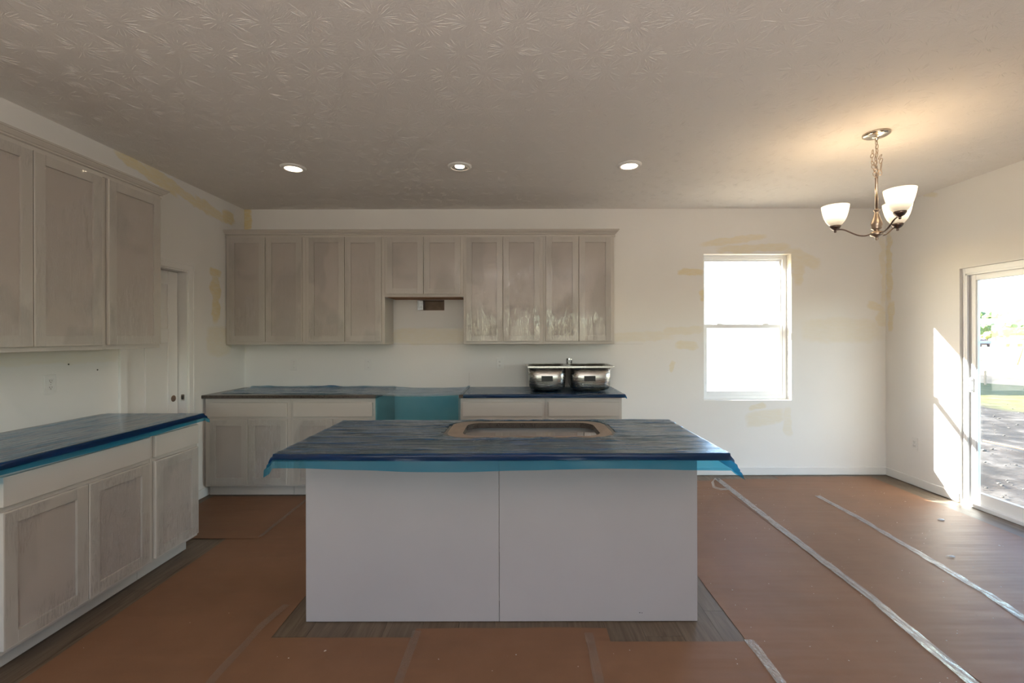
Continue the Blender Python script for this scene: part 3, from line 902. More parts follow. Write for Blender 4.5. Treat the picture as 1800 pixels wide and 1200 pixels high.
# ------------------------------------------------------------------ blue films
def drape(name, label, x0, x1, y0, y1, z, fl, mats, hole=None, wr=.004, seed=0, nx=140, ny=70, axis=0, corner=.5, group='blue masking films on the worktops', edge_gap=None):
    """film lying on a slab and folding down past its edges; fl = (left, right, front, back) flap lengths"""
    L, Rr, F, B = fl
    bm = bmesh.new()
    ss = [x0-L + (x1+Rr-x0+L)*i/nx for i in range(nx+1)]
    tt = [y0-F + (y1+B-y0+F)*j/ny for j in range(ny+1)]
    def snap(lst, v):
        k = min(range(len(lst)), key=lambda i: abs(lst[i]-v)); lst[k] = v
    for v in (x0, x1): snap(ss, v)
    for v in (y0, y1): snap(tt, v)
    # denser rows round the front fold
    if F: tt = sorted(set(tt + [y0-F*k/5 for k in range(6)]))
    if L: ss = sorted(set(ss + [x0-L*k/4 for k in range(5)]))
    if Rr: ss = sorted(set(ss + [x1+Rr*k/4 for k in range(5)]))
    th = .030
    V = {}
    for j, tv in enumerate(tt):
        for i, sv in enumerate(ss):
            dl = max(0, x0-sv); dr = max(0, sv-x1); df = max(0, y0-tv); db = max(0, tv-y1)
            lenmod = .90 + .22*noise.noise((sv*1.4+seed, tv*1.4, seed*1.7))
            out = .003
            X = min(max(sv, x0), x1); Y = min(max(tv, y0), y1)
            drop = 0
            for d_, ax, sg in ((dl, 0, -1), (dr, 0, 1), (df, 1, -1), (db, 1, 1)):
                if d_ > 0:
                    dd = d_*(lenmod if d_ > th else 1)
                    fl_out = out + max(0, dd-th)*.10 + (.004*noise.noise((sv*7+seed, tv*7, 5)) if d_ > th else 0)
                    if ax == 0: X += sg*fl_out
                    else: Y += sg*fl_out
                    drop = max(drop, dd)
            m2 = min(max(dl, dr), max(df, db))
            if m2 > 0:
                drop = max(max(dl, dr), max(df, db)) + m2*.35
                X += (1 if dr > 0 else -1)*m2*corner; Y += (1 if db > 0 else -1)*m2*corner
            if drop == 0:
                a, b = (sv*2.0, tv*16) if axis == 0 else (sv*16, tv*2.0)
                w = noise.noise((a+seed*3, b, 0)); w2 = noise.noise((a*2.7, b*2.5+seed, 7))
                Z = z + .0012 + max(0, wr*(w*1.0 + w2*.5)) 
                if hole:
                    hx, hy = (hole[0]+hole[1])/2, (hole[2]+hole[3])/2
                    ddx = max(0, hole[0]-sv, sv-hole[1]); ddy = max(0, hole[2]-tv, tv-hole[3])
                    dd = math.hypot(ddx, ddy)
                    if dd < .16:
                        ang = math.atan2(tv-hy, (sv-hx)*.5)
                        Z += max(0, (.16-dd)/.16)**1.5*.010*abs(noise.noise((ang*7, seed, 1)))
            else: Z = z + .0012 - drop
            V[i, j] = bm.verts.new((X, Y, Z))
    for j in range(len(tt)-1):
        for i in range(len(ss)-1):
            sm, tm = (ss[i]+ss[i+1])/2, (tt[j]+tt[j+1])/2
            if hole:
                r = .14
                qx = max(0, hole[0]+r-sm, sm-hole[1]+r); qy = max(0, hole[2]+r-tm, tm-hole[3]+r)
                lim = r + .018*noise.noise((sm*14+seed, tm*14, 3)) 
                if math.hypot(qx, qy) < lim: continue
            f = bm.faces.new((V[i, j], V[i+1, j], V[i+1, j+1], V[i, j+1])); f.smooth = True
            flap = sm < x0 or sm > x1 or tm < y0 or tm > y1
            over = max(x0-sm, sm-x1, y0-tm, tm-y1)
            f.material_index = 0 if not flap else (1 if over < th else 2)
    o = finish(name, bm, mats, recalc=False)
    return tag(o, label, 'film', group)

MF = [M['film'], M['film_edge'], M['film_hang']]
drape('masking_film', 'crinkled blue film over the island worktop, torn open around the sink cutout', IX0, IX1, IY0, IY1, CT1, (.045, .075, .078, .03), MF,
      hole=(-.405, .520, 2.318, 2.775), wr=.006, seed=3, nx=150, ny=80)
drape('masking_film', 'blue film over the left worktop, hanging off its front edge', XL+.03, -2.128, 1.862, 3.078, CT1, (0, .055, .10, .03), [M['film_side'], M['film_edge'], M['film_hang']],
      wr=.0025, seed=11, nx=60, ny=90, axis=1, corner=.6)
drape('masking_film', 'blue film wrapped round the back worktop under the steel sink', -.495, .942, 4.035, YB-.03, CT1, (0, .02, .031, 0), MF, wr=.003, seed=21, nx=90, ny=30)

# film over the back left worktop, bridging the range gap, with a curtain hanging in the gap
fm = thing('masking_film', 'blue film on the back left worktop, hanging teal across the range gap', 'film', (-1.6, 4.3, CT1), 0, 'blue masking films on the worktops')
bm = bmesh.new()
nx, ny = 110, 24; g = []
for j in range(ny+1):
    r = []
    for i in range(nx+1):
        X = -2.74 + (2.24)*i/nx
        fy = 4.075 + .03*noise.noise((X*3, 0, 2)) + max(0, (-1.35-X))*.06
        if X > -1.30: fy = 4.034
        Y = fy + (YB-.004-fy)*j/ny
        Z = CT1 + .0016 + max(0, .010*noise.noise((X*2.2, Y*14, 4)) + .004*noise.noise((X*7, Y*30, 9)))
        if j == ny or j == ny-1: Z += .008 + .012*max(0, noise.noise((X*6, 1, 8)))
        if -1.262 < X < -.533:
            s = (X+1.262)/.729
            Z = CT1 + .002 - .010*math.sin(PI*s) + .003*noise.noise((X*6, Y*9, 4))
        r.append(bm.verts.new((X+1.6, Y-4.3, Z-CT1)))
    g.append(r)
for j in range(ny):
    for i in range(nx):
        f = bm.faces.new((g[j][i], g[j][i+1], g[j+1][i+1], g[j+1][i])); f.smooth = True
finish('top_sheet', bm, M['film'], fm, recalc=False)
bm = bmesh.new(); g = []
nx, ny = 40, 24
for j in range(ny+1):
    r = []
    for i in range(nx+1):
        s = i/nx; X = -1.272 + (.735)*s
        Z = CT1 - .004 - .012*math.sin(PI*s) - .60*j/ny
        Y = 4.031 + .006*math.sin(s*9+.4)*(j/ny) - .004*noise.noise((X*5, Z*2, 3))
        r.append(bm.verts.new((X+1.6, Y-4.3, Z-CT1)))
    g.append(r)
for j in range(ny):
    for i in range(nx):
        f = bm.faces.new((g[j][i], g[j][i+1], g[j+1][i+1], g[j+1][i])); f.smooth = True
finish('hanging_sheet', bm, M['film_curtain'], fm, recalc=False)['label'] = 'translucent teal sheet hanging across the gap'

# bare stone round the cutout: dust and the cabinets' reflection painted in beige
bm = bmesh.new()
a_ = rrect(HX0-.001, HX1+.001, HY0-.001, HY1+.001, .086, 8)
b_ = rrect(-.385, .500, 2.325, 2.770, .12, 8)
A = [bm.verts.new((p[0]-cxm, p[1]-cym, CT1+.0005)) for p in a_]; B = [bm.verts.new((p[0]-cxm+.004*noise.noise((p[0]*20, p[1]*20, 0)), p[1]-cym, CT1+.0005)) for p in b_]
for i in range(len(A)):
    j = (i+1) % len(A); bm.faces.new((A[i], A[j], B[j], B[i]))
o = finish('bare_stone_rim', bm, M['granite_dust_reflection'], bpy.data.objects['worktop.003']); o['label'] = 'bare stone round the cutout, dust and reflection painted beige'

# ------------------------------------------------------------------ stainless double sink
def sink():
    t = thing('kitchen_sink', 'stainless steel double bowl sink standing on the back right worktop', 'sink', (.475, 4.40, CT1+.0062))
    zt = .233
    for k, (bx0, bx1, by0, by1) in enumerate(((-.385, -.035, -.205, .205), (.010, .388, -.205, .205))):
        bm = bmesh.new()
        rings = []
        prof = [(.075, .000, .09), (.040, .003, .11), (.018, .016, .10), (.006, .045, .09), (.002, .12, .085), (.0, zt, .08)]
        def ring(ins, z, rad):
            return [bm.verts.new((p[0], p[1], z)) for p in rrect(bx0+ins, bx1-ins, by0+ins, by1-ins, rad, 6)]
        for ins, z, rad in prof: rings.append(ring(ins, z, rad))
        for ins, z, rad in reversed(prof): rings.append(ring(ins+.0015, z+.0015 if z < zt else z, rad))
        bm.faces.new(rings[0][::-1])
        for Aa, Bb in zip(rings, rings[1:]):
            for i in range(len(Aa)):
                j = (i+1) % len(Aa); f = bm.faces.new((Aa[i], Aa[j], Bb[j], Bb[i])); f.smooth = True
        bm.faces.new(rings[-1])
        b = finish('bowl', bm, M['steel'], t)
        cx_ = (bx0+bx1)/2 + (-.005 if k == 0 else -.02)
        s = boxes('sticker', M['black'], [(cx_-.052, cx_+.052, by0-.001, by0+.003, .096, .145)], b, 0)
        s['label'] = 'small black rectangular sticker'
        bm = bmesh.new(); lathe(bm, [(0, .003), (.045, .003), (.045, .0045), (0, .0045)], ((bx0+bx1)/2, 0, 0), 24)
        finish('drain', bm, M['dark_nickel'], b)
    # flat flange with two rounded openings, built as frames round each bowl
    bm = bmesh.new()
    for (bx0, bx1, o0, o1) in ((-.385, -.035, -.415, -.0125), (.010, .388, -.0125, .415)):
        inn = rrect(bx0, bx1, -.205, .205, .08, 6); out = rrect(o0, o1, -.235, .235, .05, 6)
        for z0_, z1_ in ((zt, zt+.0),):
            A = [bm.verts.new((p[0], p[1], zt)) for p in inn]; B = [bm.verts.new((p[0], p[1], zt)) for p in out]
            A2 = [bm.verts.new((p[0], p[1], zt+.003)) for p in inn]; B2 = [bm.verts.new((p[0], p[1], zt+.003)) for p in out]
            for i in range(len(A)):
                j = (i+1) % len(A)
                bm.faces.new((A[i], A[j], B[j], B[i])); bm.faces.new((A2[i], B2[i], B2[j], A2[j]))
                bm.faces.new((B[i], B[j], B2[j], B2[i])); bm.faces.new((A[i], A2[i], A2[j], A[j]))
    # bend-down lip at the front of the flange
    box(bm, -.395, .395, -.236, -.232, zt-.012, zt+.002)
    finish('rim', bm, M['steel'], t)
sink()

# ------------------------------------------------------------------ outlets
def outlet(label, x, z, wall='back', y=None, kind='duplex', group='white outlets'):
    loc = (x, YB, z) if wall == 'back' else ((XL, y, z) if wall == 'left' else (XR, y, z))
    rz = {'back': 0, 'left': PI/2, 'right': -PI/2}[wall]
    t = thing('wall_outlet', label, 'outlet', loc, rz, group)
    if kind == 'bare':
        boxes('outlet_box', M['slot'], [(-.028, .028, -.002, .03, -.050, .050)], t)
        boxes('yoke', M['chrome'], [(-.010, .010, -.004, -.002, -.052, .052)], t, .0005)
        for s in (-1, 1):
            bm = bmesh.new(); box(bm, -.017, .017, -.010, -.002, s*.021-.014, s*.021+.014, .004, 2)
            finish('socket', bm, M['plate'], t)
        for s in (-1, 1):
            for q_ in (-1, 1): boxes('box_ear', M['chrome' if q_*s > 0 else 'slot'], [(q_*.021-.006, q_*.021+.006, -.005, -.001, s*.040-.008, s*.040+.008)], t, .001)
        return t
    bm = bmesh.new(); box(bm, -.036, .036, -.005, 0, -.058, .058, .003, 2); finish('cover_plate', bm, M['plate'], t)
    if kind == 'switch':
        boxes('toggle_frame', M['plate'], [(-.0055, .0055, -.0065, -.004, -.012, .012)], t)
        boxes('toggle', M['plate'], [(-.003, .003, -.014, -.006, -.001, .009)], t)
        for s in (-1, 1): boxes('screw', M['slot'], [(-.002, .002, -.0062, -.004, s*.030-.002, s*.030+.002)], t)
    else:
        for s in (-1, 1):
            bm = bmesh.new(); box(bm, -.017, .017, -.0068, -.004, s*.0195-.014, s*.0195+.014, .004, 2)
            so = finish('socket', bm, M['plate'], t)
            boxes('slot', M['slot'], [(-.0075, -.0055, -.0075, -.006, s*.0195-.002, s*.0195+.007), (.0055, .0075, -.0075, -.006, s*.0195-.001, s*.0195+.006), (-.0022, .0022, -.0075, -.006, s*.0195-.0095, s*.0195-.005)], so)
        boxes('screw', M['chrome'], [(-.002, .002, -.0072, -.004, -.002, .002)], t)
    return t
k = YB/800
outlet('white switch plate at the left end of the back wall above the corner worktop', (517-912)*k, EYE+(591-640)*k, kind='switch')
outlet('white switch plate on the back wall just left of the range gap', (647.5-912)*k, EYE+(591-640)*k, kind='switch')
outlet('white duplex outlet on the back wall between range gap and steel sink', (878.5-912)*k, EYE+(591-638.5)*k)
outlet('bare outlet without cover plate on the back wall behind the steel sink', (1000.5-912)*k, EYE+(591-638.5)*k, kind='bare')
outlet('white duplex outlet on the left wall between worktop and upper cabinets', 0, 1.148, 'left', 2.735)
outlet('white duplex outlet low on the right wall beside the sunlit patch', 0, .400, 'right', 4.34)
# nail holes
for (y_, z_) in ((3.045, 1.213), (2.85, 1.262)):
    bm = bmesh.new(); lathe(bm, [(0, -.0006), (.005, -.0006), (.005, .0006), (0, .0006)], seg=10)
    bmesh.ops.rotate(bm, matrix=Matrix.Rotation(PI/2, 3, 'Y'), verts=bm.verts); bmesh.ops.translate(bm, verts=bm.verts, vec=(XL+.0005, y_, z_))
    finish('nail_hole', bm, M['slot'], None)['kind'] = 'structure'

# duct hole: rectangular duct elbow inside the wall
dt = thing('exhaust_duct', 'open rectangular vent duct with galvanised end, in the wall under the short cabinet', 'duct', ((HOOD[0]+HOOD[1])/2, YB+.02, HOOD[2]))
ddx, ddy, ddz = dt.location
def dd_(nm, lst, mt, bev=0): return boxes(nm, mt, [(a-ddx, b-ddx, c-ddy, d-ddy, e-ddz, f-ddz) for (a, b, c, d, e, f) in lst], dt, bev)
dd_('duct_lining', [(HOOD[0], HOOD[1], YB+.142, YB+.149, HOOD[2], HOOD[3]), (HOOD[0]+.0005, HOOD[1]-.0005, YB+.004, YB+.142, HOOD[3]-.004, HOOD[3]-.0005),
                    (HOOD[0]+.0005, HOOD[1]-.0005, YB+.004, YB+.142, HOOD[2]+.0005, HOOD[2]+.004), (HOOD[1]-.004, HOOD[1]-.0005, YB+.004, YB+.142, HOOD[2]+.004, HOOD[3]-.004)], M['hood_in'])
bm = bmesh.new()
for i in range(4):
    z0_ = HOOD[2]-.006-ddz; z1_ = HOOD[3]+.002-ddz
    box(bm, HOOD[0]-.006+i*.014-ddx, HOOD[0]+.010+i*.014-ddx, YB-.016+i*.006-ddy, YB+.10-ddy, z0_+.006+.001*i, z1_-.003-.001*i, .004, 2)
finish('elbow', bm, M['galv'], dt)['label'] = 'shiny galvanised steel elbow edge'

# ------------------------------------------------------------------ chandelier
HXc, HYc = 2.321, 2.951
ch = thing('chandelier', 'brushed nickel three-arm chandelier with lit bell glass shades, hanging by the patio door', 'chandelier', (HXc, HYc, 2.047))
Z0 = 2.047
bm = bmesh.new(); lathe(bm, [(0, ZC), (.076, ZC), (.076, ZC-.010), (.062, ZC-.018), (.030, ZC-.024), (.010, ZC-.030), (.008, ZC-.044), (0, ZC-.046)], (0, 0, -Z0), 40)
finish('canopy', bm, M['canopy_nickel'], ch)
# chain: links, with the slack of the cord and chain bunched beside it
def chain(pts, nm='chain_link'):
    for i, (p, d, tw) in enumerate(pts):
        if i == 0 or nm not in lm_:
            bm = bmesh.new()
            oval = []
            for a in range(16):
                th_ = 2*PI*a/16
                oval.append((.0085*math.cos(th_), 0, .0165*math.sin(th_)))
            tube(bm, oval, .0021, 6, True); o = finish(nm, bm, M['nickel'], ch); lm_[nm] = o.data
        else: o = link(nm, lm_[nm], ch)
        o.location = p
        q_ = Vector(d).normalized().to_track_quat('Z', 'Y').to_matrix().to_4x4() @ Matrix.Rotation(tw, 4, 'Z')
        o.rotation_euler = q_.to_euler()
lm_ = {}
pts = []
z = ZC-.058
i = 0
while z > 2.452:
    pts.append(((0.004*math.sin(i), 0, z-Z0), (0, 0, 1), (i % 2)*PI/2 + .3)); z -= .0265; i += 1
z = 2.625
while z > 2.455:
    s = (2.625-z)*22
    pts.append(((-.018-.008*math.sin(s), .008*math.cos(s), z-Z0), (.35*math.cos(s), .2, 1), (i % 2)*PI/2)); z -= .0255; i += 1
z = 2.585
while z > 2.470:
    s = (2.585-z)*30
    pts.append(((.016+.007*math.sin(s), -.010, z-Z0), (.4*math.cos(s), -.2, 1), (i % 2)*PI/2+.5)); z -= .0255; i += 1
chain(pts)
bm = bmesh.new()
tube(bm, [(.006*math.sin(a*1.3), .006*math.cos(a*1.1), 2.700-Z0-(a/20)*.26) for a in range(21)], .0022, 6)
finish('cord', bm, M['canopy_nickel'], ch)
bm = bmesh.new(); lathe(bm, [(0, 2.462), (.006, 2.460), (.010, 2.452), (.0085, 2.445), (.0085, 2.240), (0, 2.240)], (0, 0, -Z0), 20); finish('rod', bm, M['nickel'], ch)
bm = bmesh.new(); lathe(bm, [(.009, 2.250), (.018, 2.246), (.017, 2.240), (.011, 2.234), (.012, 2.222), (.019, 2.196), (.030, 2.165), (.032, 2.148), (.026, 2.132), (.030, 2.124), (.022, 2.118), (.014, 2.112), (.020, 2.106), (.034, 2.102), (.036, 2.086), (.033, 2.078), (.016, 2.072), (.008, 2.066), (.010, 2.058), (.006, 2.050), (0, 2.047)], (0, 0, -Z0), 32)
finish('center_body', bm, M['nickel'], ch)
for deg in (22, 142, 262):
    a = math.radians(deg); u = Vector((math.cos(a), math.sin(a), 0))
    def P(r, z): return tuple(u*r + Vector((0, 0, z-Z0)))
    bm = bmesh.new()
    ctl = [(.030, 2.092), (.055, 2.086), (.085, 2.090), (.115, 2.104), (.145, 2.124), (.172, 2.141), (.200, 2.148), (.222, 2.146)]
    fine = []
    for j in range(len(ctl)-1):
        p0 = ctl[max(j-1, 0)]; p1 = ctl[j]; p2 = ctl[j+1]; p3 = ctl[min(j+2, len(ctl)-1)]
        for s_ in range(4):
            tt_ = s_/4
            fine.append(tuple(.5*((2*p1[k_]) + (-p0[k_]+p2[k_])*tt_ + (2*p0[k_]-5*p1[k_]+4*p2[k_]-p3[k_])*tt_**2 + (-p0[k_]+3*p1[k_]-3*p2[k_]+p3[k_])*tt_**3) for k_ in (0, 1)))
    fine.append(ctl[-1])
    tube(bm, [P(r, z) for r, z in fine], .0048, 8)
    finish('arm', bm, M['dark_nickel'], ch)
    c_ = P(.220, 2.14)
    bm = bmesh.new(); lathe(bm, [(0, -.012), (.006, -.010), (.008, -.004), (.006, .002), (.012, .006), (.022, .012), (.031, .024), (.034, .034), (.032, .036), (.0, .036)], c_, 24)
    cup = finish('shade_cup', bm, M['dark_nickel'], ch)
    bm = bmesh.new()
    lathe(bm, [(.026, .034), (.040, .044), (.054, .064), (.065, .090), (.073, .120), (.079, .150), (.081, .168), (.0785, .168), (.0765, .150), (.0705, .120), (.0625, .090), (.0515, .066), (.038, .048), (.024, .038)], c_, 36)
    sh = finish('glass_shade', bm, M['opal'], ch); sh['label'] = 'glowing white bell glass shade'
    bm = bmesh.new(); lathe(bm, [(0, .036), (.013, .038), (.013, .060), (.024, .080), (.029, .100), (.024, .120), (.0, .130)], c_, 16)
    finish('bulb', bm, M['lamp'], cup)
    ld = bpy.data.lights.new('chandelier_bulb', 'POINT'); ld.energy = 2.0; ld.color = (1, .66, .34); ld.shadow_soft_size = .025
    lo = bpy.data.objects.new('chandelier_bulb', ld); C.objects.link(lo); lo.parent = ch; lo.location = (c_[0], c_[1], c_[2]+.150)

# ------------------------------------------------------------------ downlights
def downlight(x, y, label, deep=False):
    t = thing('recessed_downlight', label, 'light', (x, y, ZC), 0, 'round recessed ceiling lights')
    bm = bmesh.new()
    lathe(bm, [(.060, -.001), (.064, -.014), (.082, -.012), (.092, -.004), (.093, 0), (.060, 0)], seg=40); finish('trim_ring', bm, M['trim'], t)
    if deep:
        bm = bmesh.new(); lathe(bm, [(.063, -.010), (.050, -.0035), (.044, -.002), (.0, -.002)], seg=32); finish('baffle', bm, M['chrome'], t)
        bm = bmesh.new(); lathe(bm, [(0, -.012), (.024, -.011), (.034, -.007), (.036, -.003)], seg=28); finish('lens', bm, M['lamp'], t)
    else:
        bm = bmesh.new(); lathe(bm, [(0, -.016), (.045, -.015), (.062, -.010), (.0625, -.004)], seg=32); finish('lens', bm, M['lamp'], t)
    ld = bpy.data.lights.new('downlight_beam', 'SPOT'); ld.energy = 9; ld.color = (1, .74, .46); ld.spot_size = math.radians(120); ld.spot_blend = 1.0; ld.shadow_soft_size = .05
    lo = bpy.data.objects.new('downlight_beam', ld); C.objects.link(lo); lo.parent = t; lo.location = (0, 0, -.03)
downlight(-1.742, 3.52, 'leftmost of the three lit ceiling lights in view, above the left cabinets')
downlight(-.452, 3.50, 'middle recessed ceiling light with a smaller lit bulb in a mirror baffle', True)
downlight(.847, 3.48, 'rightmost of the three lit ceiling lights in view, towards the chandelier')
for x_, w_ in ((-1.78, 'left'), (-.45, 'middle'), (.85, 'right')):
    downlight(x_, 1.30, 'lit ceiling light above the camera side of the room, %s one of its row' % w_)

# ------------------------------------------------------------------ floor paper
def sheet(label, x0, x1, y0, y1, lvl, seed, cut=None):
    nx, ny = max(6, int((x1-x0)/.06)), max(10, int((y1-y0)/.09))
    bm = bmesh.new(); g = []
    z = .0016 + .0022*lvl
    for j in range(ny+1):
        r = []
        for i in range(nx+1):
            u, v = i/nx, j/ny
            X = x0 + (x1-x0)*u; Y = y0 + (y1-y0)*v
            if i in (0, nx): X += .006*noise.noise((Y*1.3, seed, 0))
            if j in (0, ny): Y += .008*noise.noise((X*3, seed, 1))
            Z = z + .0010*(1+noise.noise((X*1.5+seed, Y*2.6, 2)))
            r.append(bm.verts.new((X, Y, Z)))
        g.append(r)
    for j in range(ny):
        for i in range(nx):
            bm.faces.new((g[j][i], g[j][i+1], g[j+1][i+1], g[j+1][i])).smooth = True
    # thin edges so that the sheet has a body
    rim = g[0] + [r[-1] for r in g[1:]] + g[-1][-2::-1] + [r[0] for r in g[-2:0:-1]]
    low = [bm.verts.new((v_.co.x, v_.co.y, max(.0004, v_.co.z-.0014))) for v_ in rim]
    upr = [bm.verts.new(v_.co) for v_ in rim]
    for i in range(len(rim)):
        j = (i+1) % len(rim); bm.faces.new((upr[i], low[i], low[j], upr[j]))
    o = finish('floor_paper', bm, M['paper'], recalc=False)
    return tag(o, label, 'floor paper', 'brown paper sheets protecting the floor')
sheet('brown paper strip on the floor along the right side of the island', 1.062, 1.955, -.3, 4.50, 0, 1)
sheet('brown paper strip between the two long taped seams', 1.900, 2.660, -.3, 4.54, 1, 2)
sheet('brown paper strip nearest the patio door', 2.600, 3.560, -.3, 4.62, 0, 3)
sheet('long brown paper strip between the left base cabinets and the island', -2.075, -1.180, -.3, 4.02, 0, 4)
sheet('brown paper sheet in the corner before the back left base cabinet', -2.74, -1.850, 3.225, 4.085, 1, 5)
sheet('brown paper sheet in front of the island, leftmost of three', -1.275, -.480, -.3, 2.160, 1, 6)
sheet('brown paper sheet in front of the island, middle one reaching closest to it', -.505, .425, -.3, 2.225, 2, 7)
sheet('brown paper sheet in front of the island, rightmost beside the silver tape', .315, 1.075, -.3, 2.120, 3, 8)

def tape(label, path, w, z, seed, rag=.006, lift=.003, mat='tape'):
    bm = bmesh.new(); L_r = []
    pts = []
    for (a, b) in zip(path, path[1:]):
        n_ = max(2, int(math.dist(a, b)/.02))
        for i in range(n_): pts.append((a[0]+(b[0]-a[0])*i/n_, a[1]+(b[1]-a[1])*i/n_))
    pts.append(path[-1])
    for i, p in enumerate(pts):
        q0 = pts[max(0, i-1)]; q1 = pts[min(len(pts)-1, i+1)]
        d = Vector((q1[0]-q0[0], q1[1]-q0[1])).normalized(); nr = Vector((-d.y, d.x))
        row = []
        for k_ in range(5):
            u = k_/4-.5
            off = u*w + (rag*noise.noise((i*.11, k_*.4, seed)) if k_ in (0, 4) else 0) + .004*noise.noise((i*.03, 0, seed+4))
            zz = z + max(0, lift*(noise.noise((i*.22, k_*.9, seed+9)) + .3))
            row.append(bm.verts.new((p[0]+nr.x*off, p[1]+nr.y*off, zz)))
        L_r.append(row)
    for A, B in zip(L_r, L_r[1:]):
        for k_ in range(4): bm.faces.new((A[k_], A[k_+1], B[k_+1], B[k_])).smooth = True
    return tag(finish('floor_tape', bm, M[mat], recalc=False), label, 'tape', 'clear tape on the floor paper seams')
tape('long clear tape on the paper seam nearest the island right side, from its far corner', [(1.975, 4.55), (1.935, 3.4), (1.915, 2.5), (1.86, 1.88), (1.83, 1.2)], .055, .0075, 1, lift=.004)
tape('long glossy clear tape on the paper seam nearer the patio door', [(2.655, 4.05), (2.655, 3.6), (2.62, 3.0), (2.575, 2.5), (2.52, 2.2), (2.50, 1.6)], .050, .0075, 2, lift=.005)
tape('short crinkled silvery tape on the seam at the bottom, right of the island', [(1.070, 2.125), (1.075, 1.9), (1.085, 1.4)], .045, .0120, 3, lift=.008)
tape('dull clear tape on the paper seam left of the island', [(-1.235, 2.42), (-1.270, 2.25), (-1.275, 1.9), (-1.27, 1.5)], .040, .0085, 4, lift=.001, mat='dull_tape')
tape('faint clear tape between the left and middle paper sheets in front of the island', [(-.495, 2.20), (-.495, 1.6)], .040, .0105, 5, lift=.001, mat='dull_tape')
tape('faint clear tape between the middle and right paper sheets in front of the island', [(.330, 2.18), (.325, 1.6)], .040, .0125, 6, lift=.001, mat='dull_tape')
tape('dull clear tape along the paper seam before the back left base cabinet', [(-1.850, 3.24), (-1.862, 4.0)], .030, .0085, 7, lift=.001, mat='dull_tape')
# loose curl of tape by the far end of the seam
bm = bmesh.new()
cp = [(1.98, 4.50, .010), (1.93, 4.47, .035), (1.86, 4.38, .030), (1.83, 4.28, .012), (1.87, 4.22, .010), (1.93, 4.21, .016)]
rows = []
for i, p in enumerate(cp):
    q0 = Vector(cp[max(0, i-1)]); q1 = Vector(cp[min(len(cp)-1, i+1)]); d = (q1-q0).normalized(); nr = Vector((-d.y, d.x, .6)).normalized()*.012
    rows.append([bm.verts.new(Vector(p)+nr), bm.verts.new(Vector(p)-nr)])
for A, B in zip(rows, rows[1:]): bm.faces.new((A[0], A[1], B[1], B[0])).smooth = True
tag(finish('tape_curl', bm, M['tape'], recalc=False), 'loose curl of clear tape on the floor at the far end of the seam', 'tape')

# scraps on the paper
bm = bmesh.new()
rnd = random.Random(4)
for i in range(260):
    if i < 200: X = rnd.uniform(1.1, 3.5); Y = rnd.uniform(1.6, 4.4)
    else: X = rnd.uniform(-2.0, 1.0); Y = rnd.uniform(1.3, 2.1) if rnd.random() < .7 else rnd.uniform(1.3, 3.8)
    if PX0-.1 < X < PX1+.1 and Y > 2.2: continue
    s = rnd.uniform(.0008, .0032) * (2.2 if rnd.random() < .05 else 1)
    z = .012
    a = rnd.uniform(0, PI)
    pts_ = [(math.cos(a+k_*2*PI/5+rnd.uniform(-.3, .3))*s*rnd.uniform(.6, 1.6), math.sin(a+k_*2*PI/5)*s) for k_ in range(5)]
    vsn = [bm.verts.new((X+p[0], Y+p[1], .0065 + rnd.uniform(0, .002) + (.006 if X < 1.0 else 0))) for p in pts_]
    top = bm.verts.new((X, Y, .0095 + (.006 if X < 1.0 else 0)))
    for k_ in range(5): bm.faces.new((vsn[k_], vsn[(k_+1) % 5], top))
tag(finish('drywall_crumbs', bm, M['debris']), 'scattered white crumbs and scraps on the brown floor paper', 'debris', kind='stuff')
for (X, Y, s, lb) in ((3.26, 3.52, .035, 'small white paper scrap on the floor before the patio door'), (2.78, 2.93, .03, 'crumpled clear wrapper on the floor paper')):
    bm = bmesh.new(); n_ = 9
    c0 = bm.verts.new((X, Y, .016))
    rg = [bm.verts.new((X+s*math.cos(2*PI*k_/n_)*(.7+.5*rnd.random()), Y+.45*s*math.sin(2*PI*k_/n_), .007+.006*rnd.random())) for k_ in range(n_)]
    for k_ in range(n_): bm.faces.new((c0, rg[k_], rg[(k_+1) % n_]))
    tag(finish('floor_scrap', bm, M['debris']), lb, 'scrap')

# ------------------------------------------------------------------ outdoors
bm = bmesh.new()
nx, ny = 80, 70
xs_ = [XR+WT+.02 + (i/nx)**2.2*240 for i in range(nx+1)]
ys_ = [-60 + 280*j/ny for j in range(ny+1)]
g = []
for j in range(ny+1):
    r = []
    for i in range(nx+1):
        X, Y = xs_[i], ys_[j]
        near = min(1, max(0, (X-XR-.5)/2))
        r.append(bm.verts.new((X, Y, GZ + near*(.05*noise.noise((X*.5, Y*.5, 0)) + .02*noise.noise((X*2, Y*2, 1))) + max(0, (X-80)/160)*1.2)))
    g.append(r)
for j in range(ny):
    for i in range(nx):
        bm.faces.new((g[j][i], g[j][i+1], g[j+1][i+1], g[j+1][i])).smooth = True
gr_o = finish('ground', bm, M['ground'], recalc=False); gr_o['kind'] = 'structure'
bm = bmesh.new(); box(bm, -60, XR+WT+.02, YB+WT+.02, 120, GZ-.2, GZ); box(bm, -60, XR+WT+.02, -60, YF-WT-.02, GZ-.2, GZ); box(bm, -60, XL-WT-.95, YF-WT-.02, YB+WT+.02, GZ-.2, GZ)
go = finish('ground_beside_house', bm, simple('dry_soil', (.42, .34, .24), .9, nscale=.5, namp=.2)); go['kind'] = 'structure'
structure(boxes('path', simple('added_pale_slab', (.74, .73, .70), .8, nscale=2, namp=.05), [(XR+WT+.05, 10.3, 10.5, 16.9, GZ-.05, GZ+.075)]))  # pale slab added so the lower window view stays white

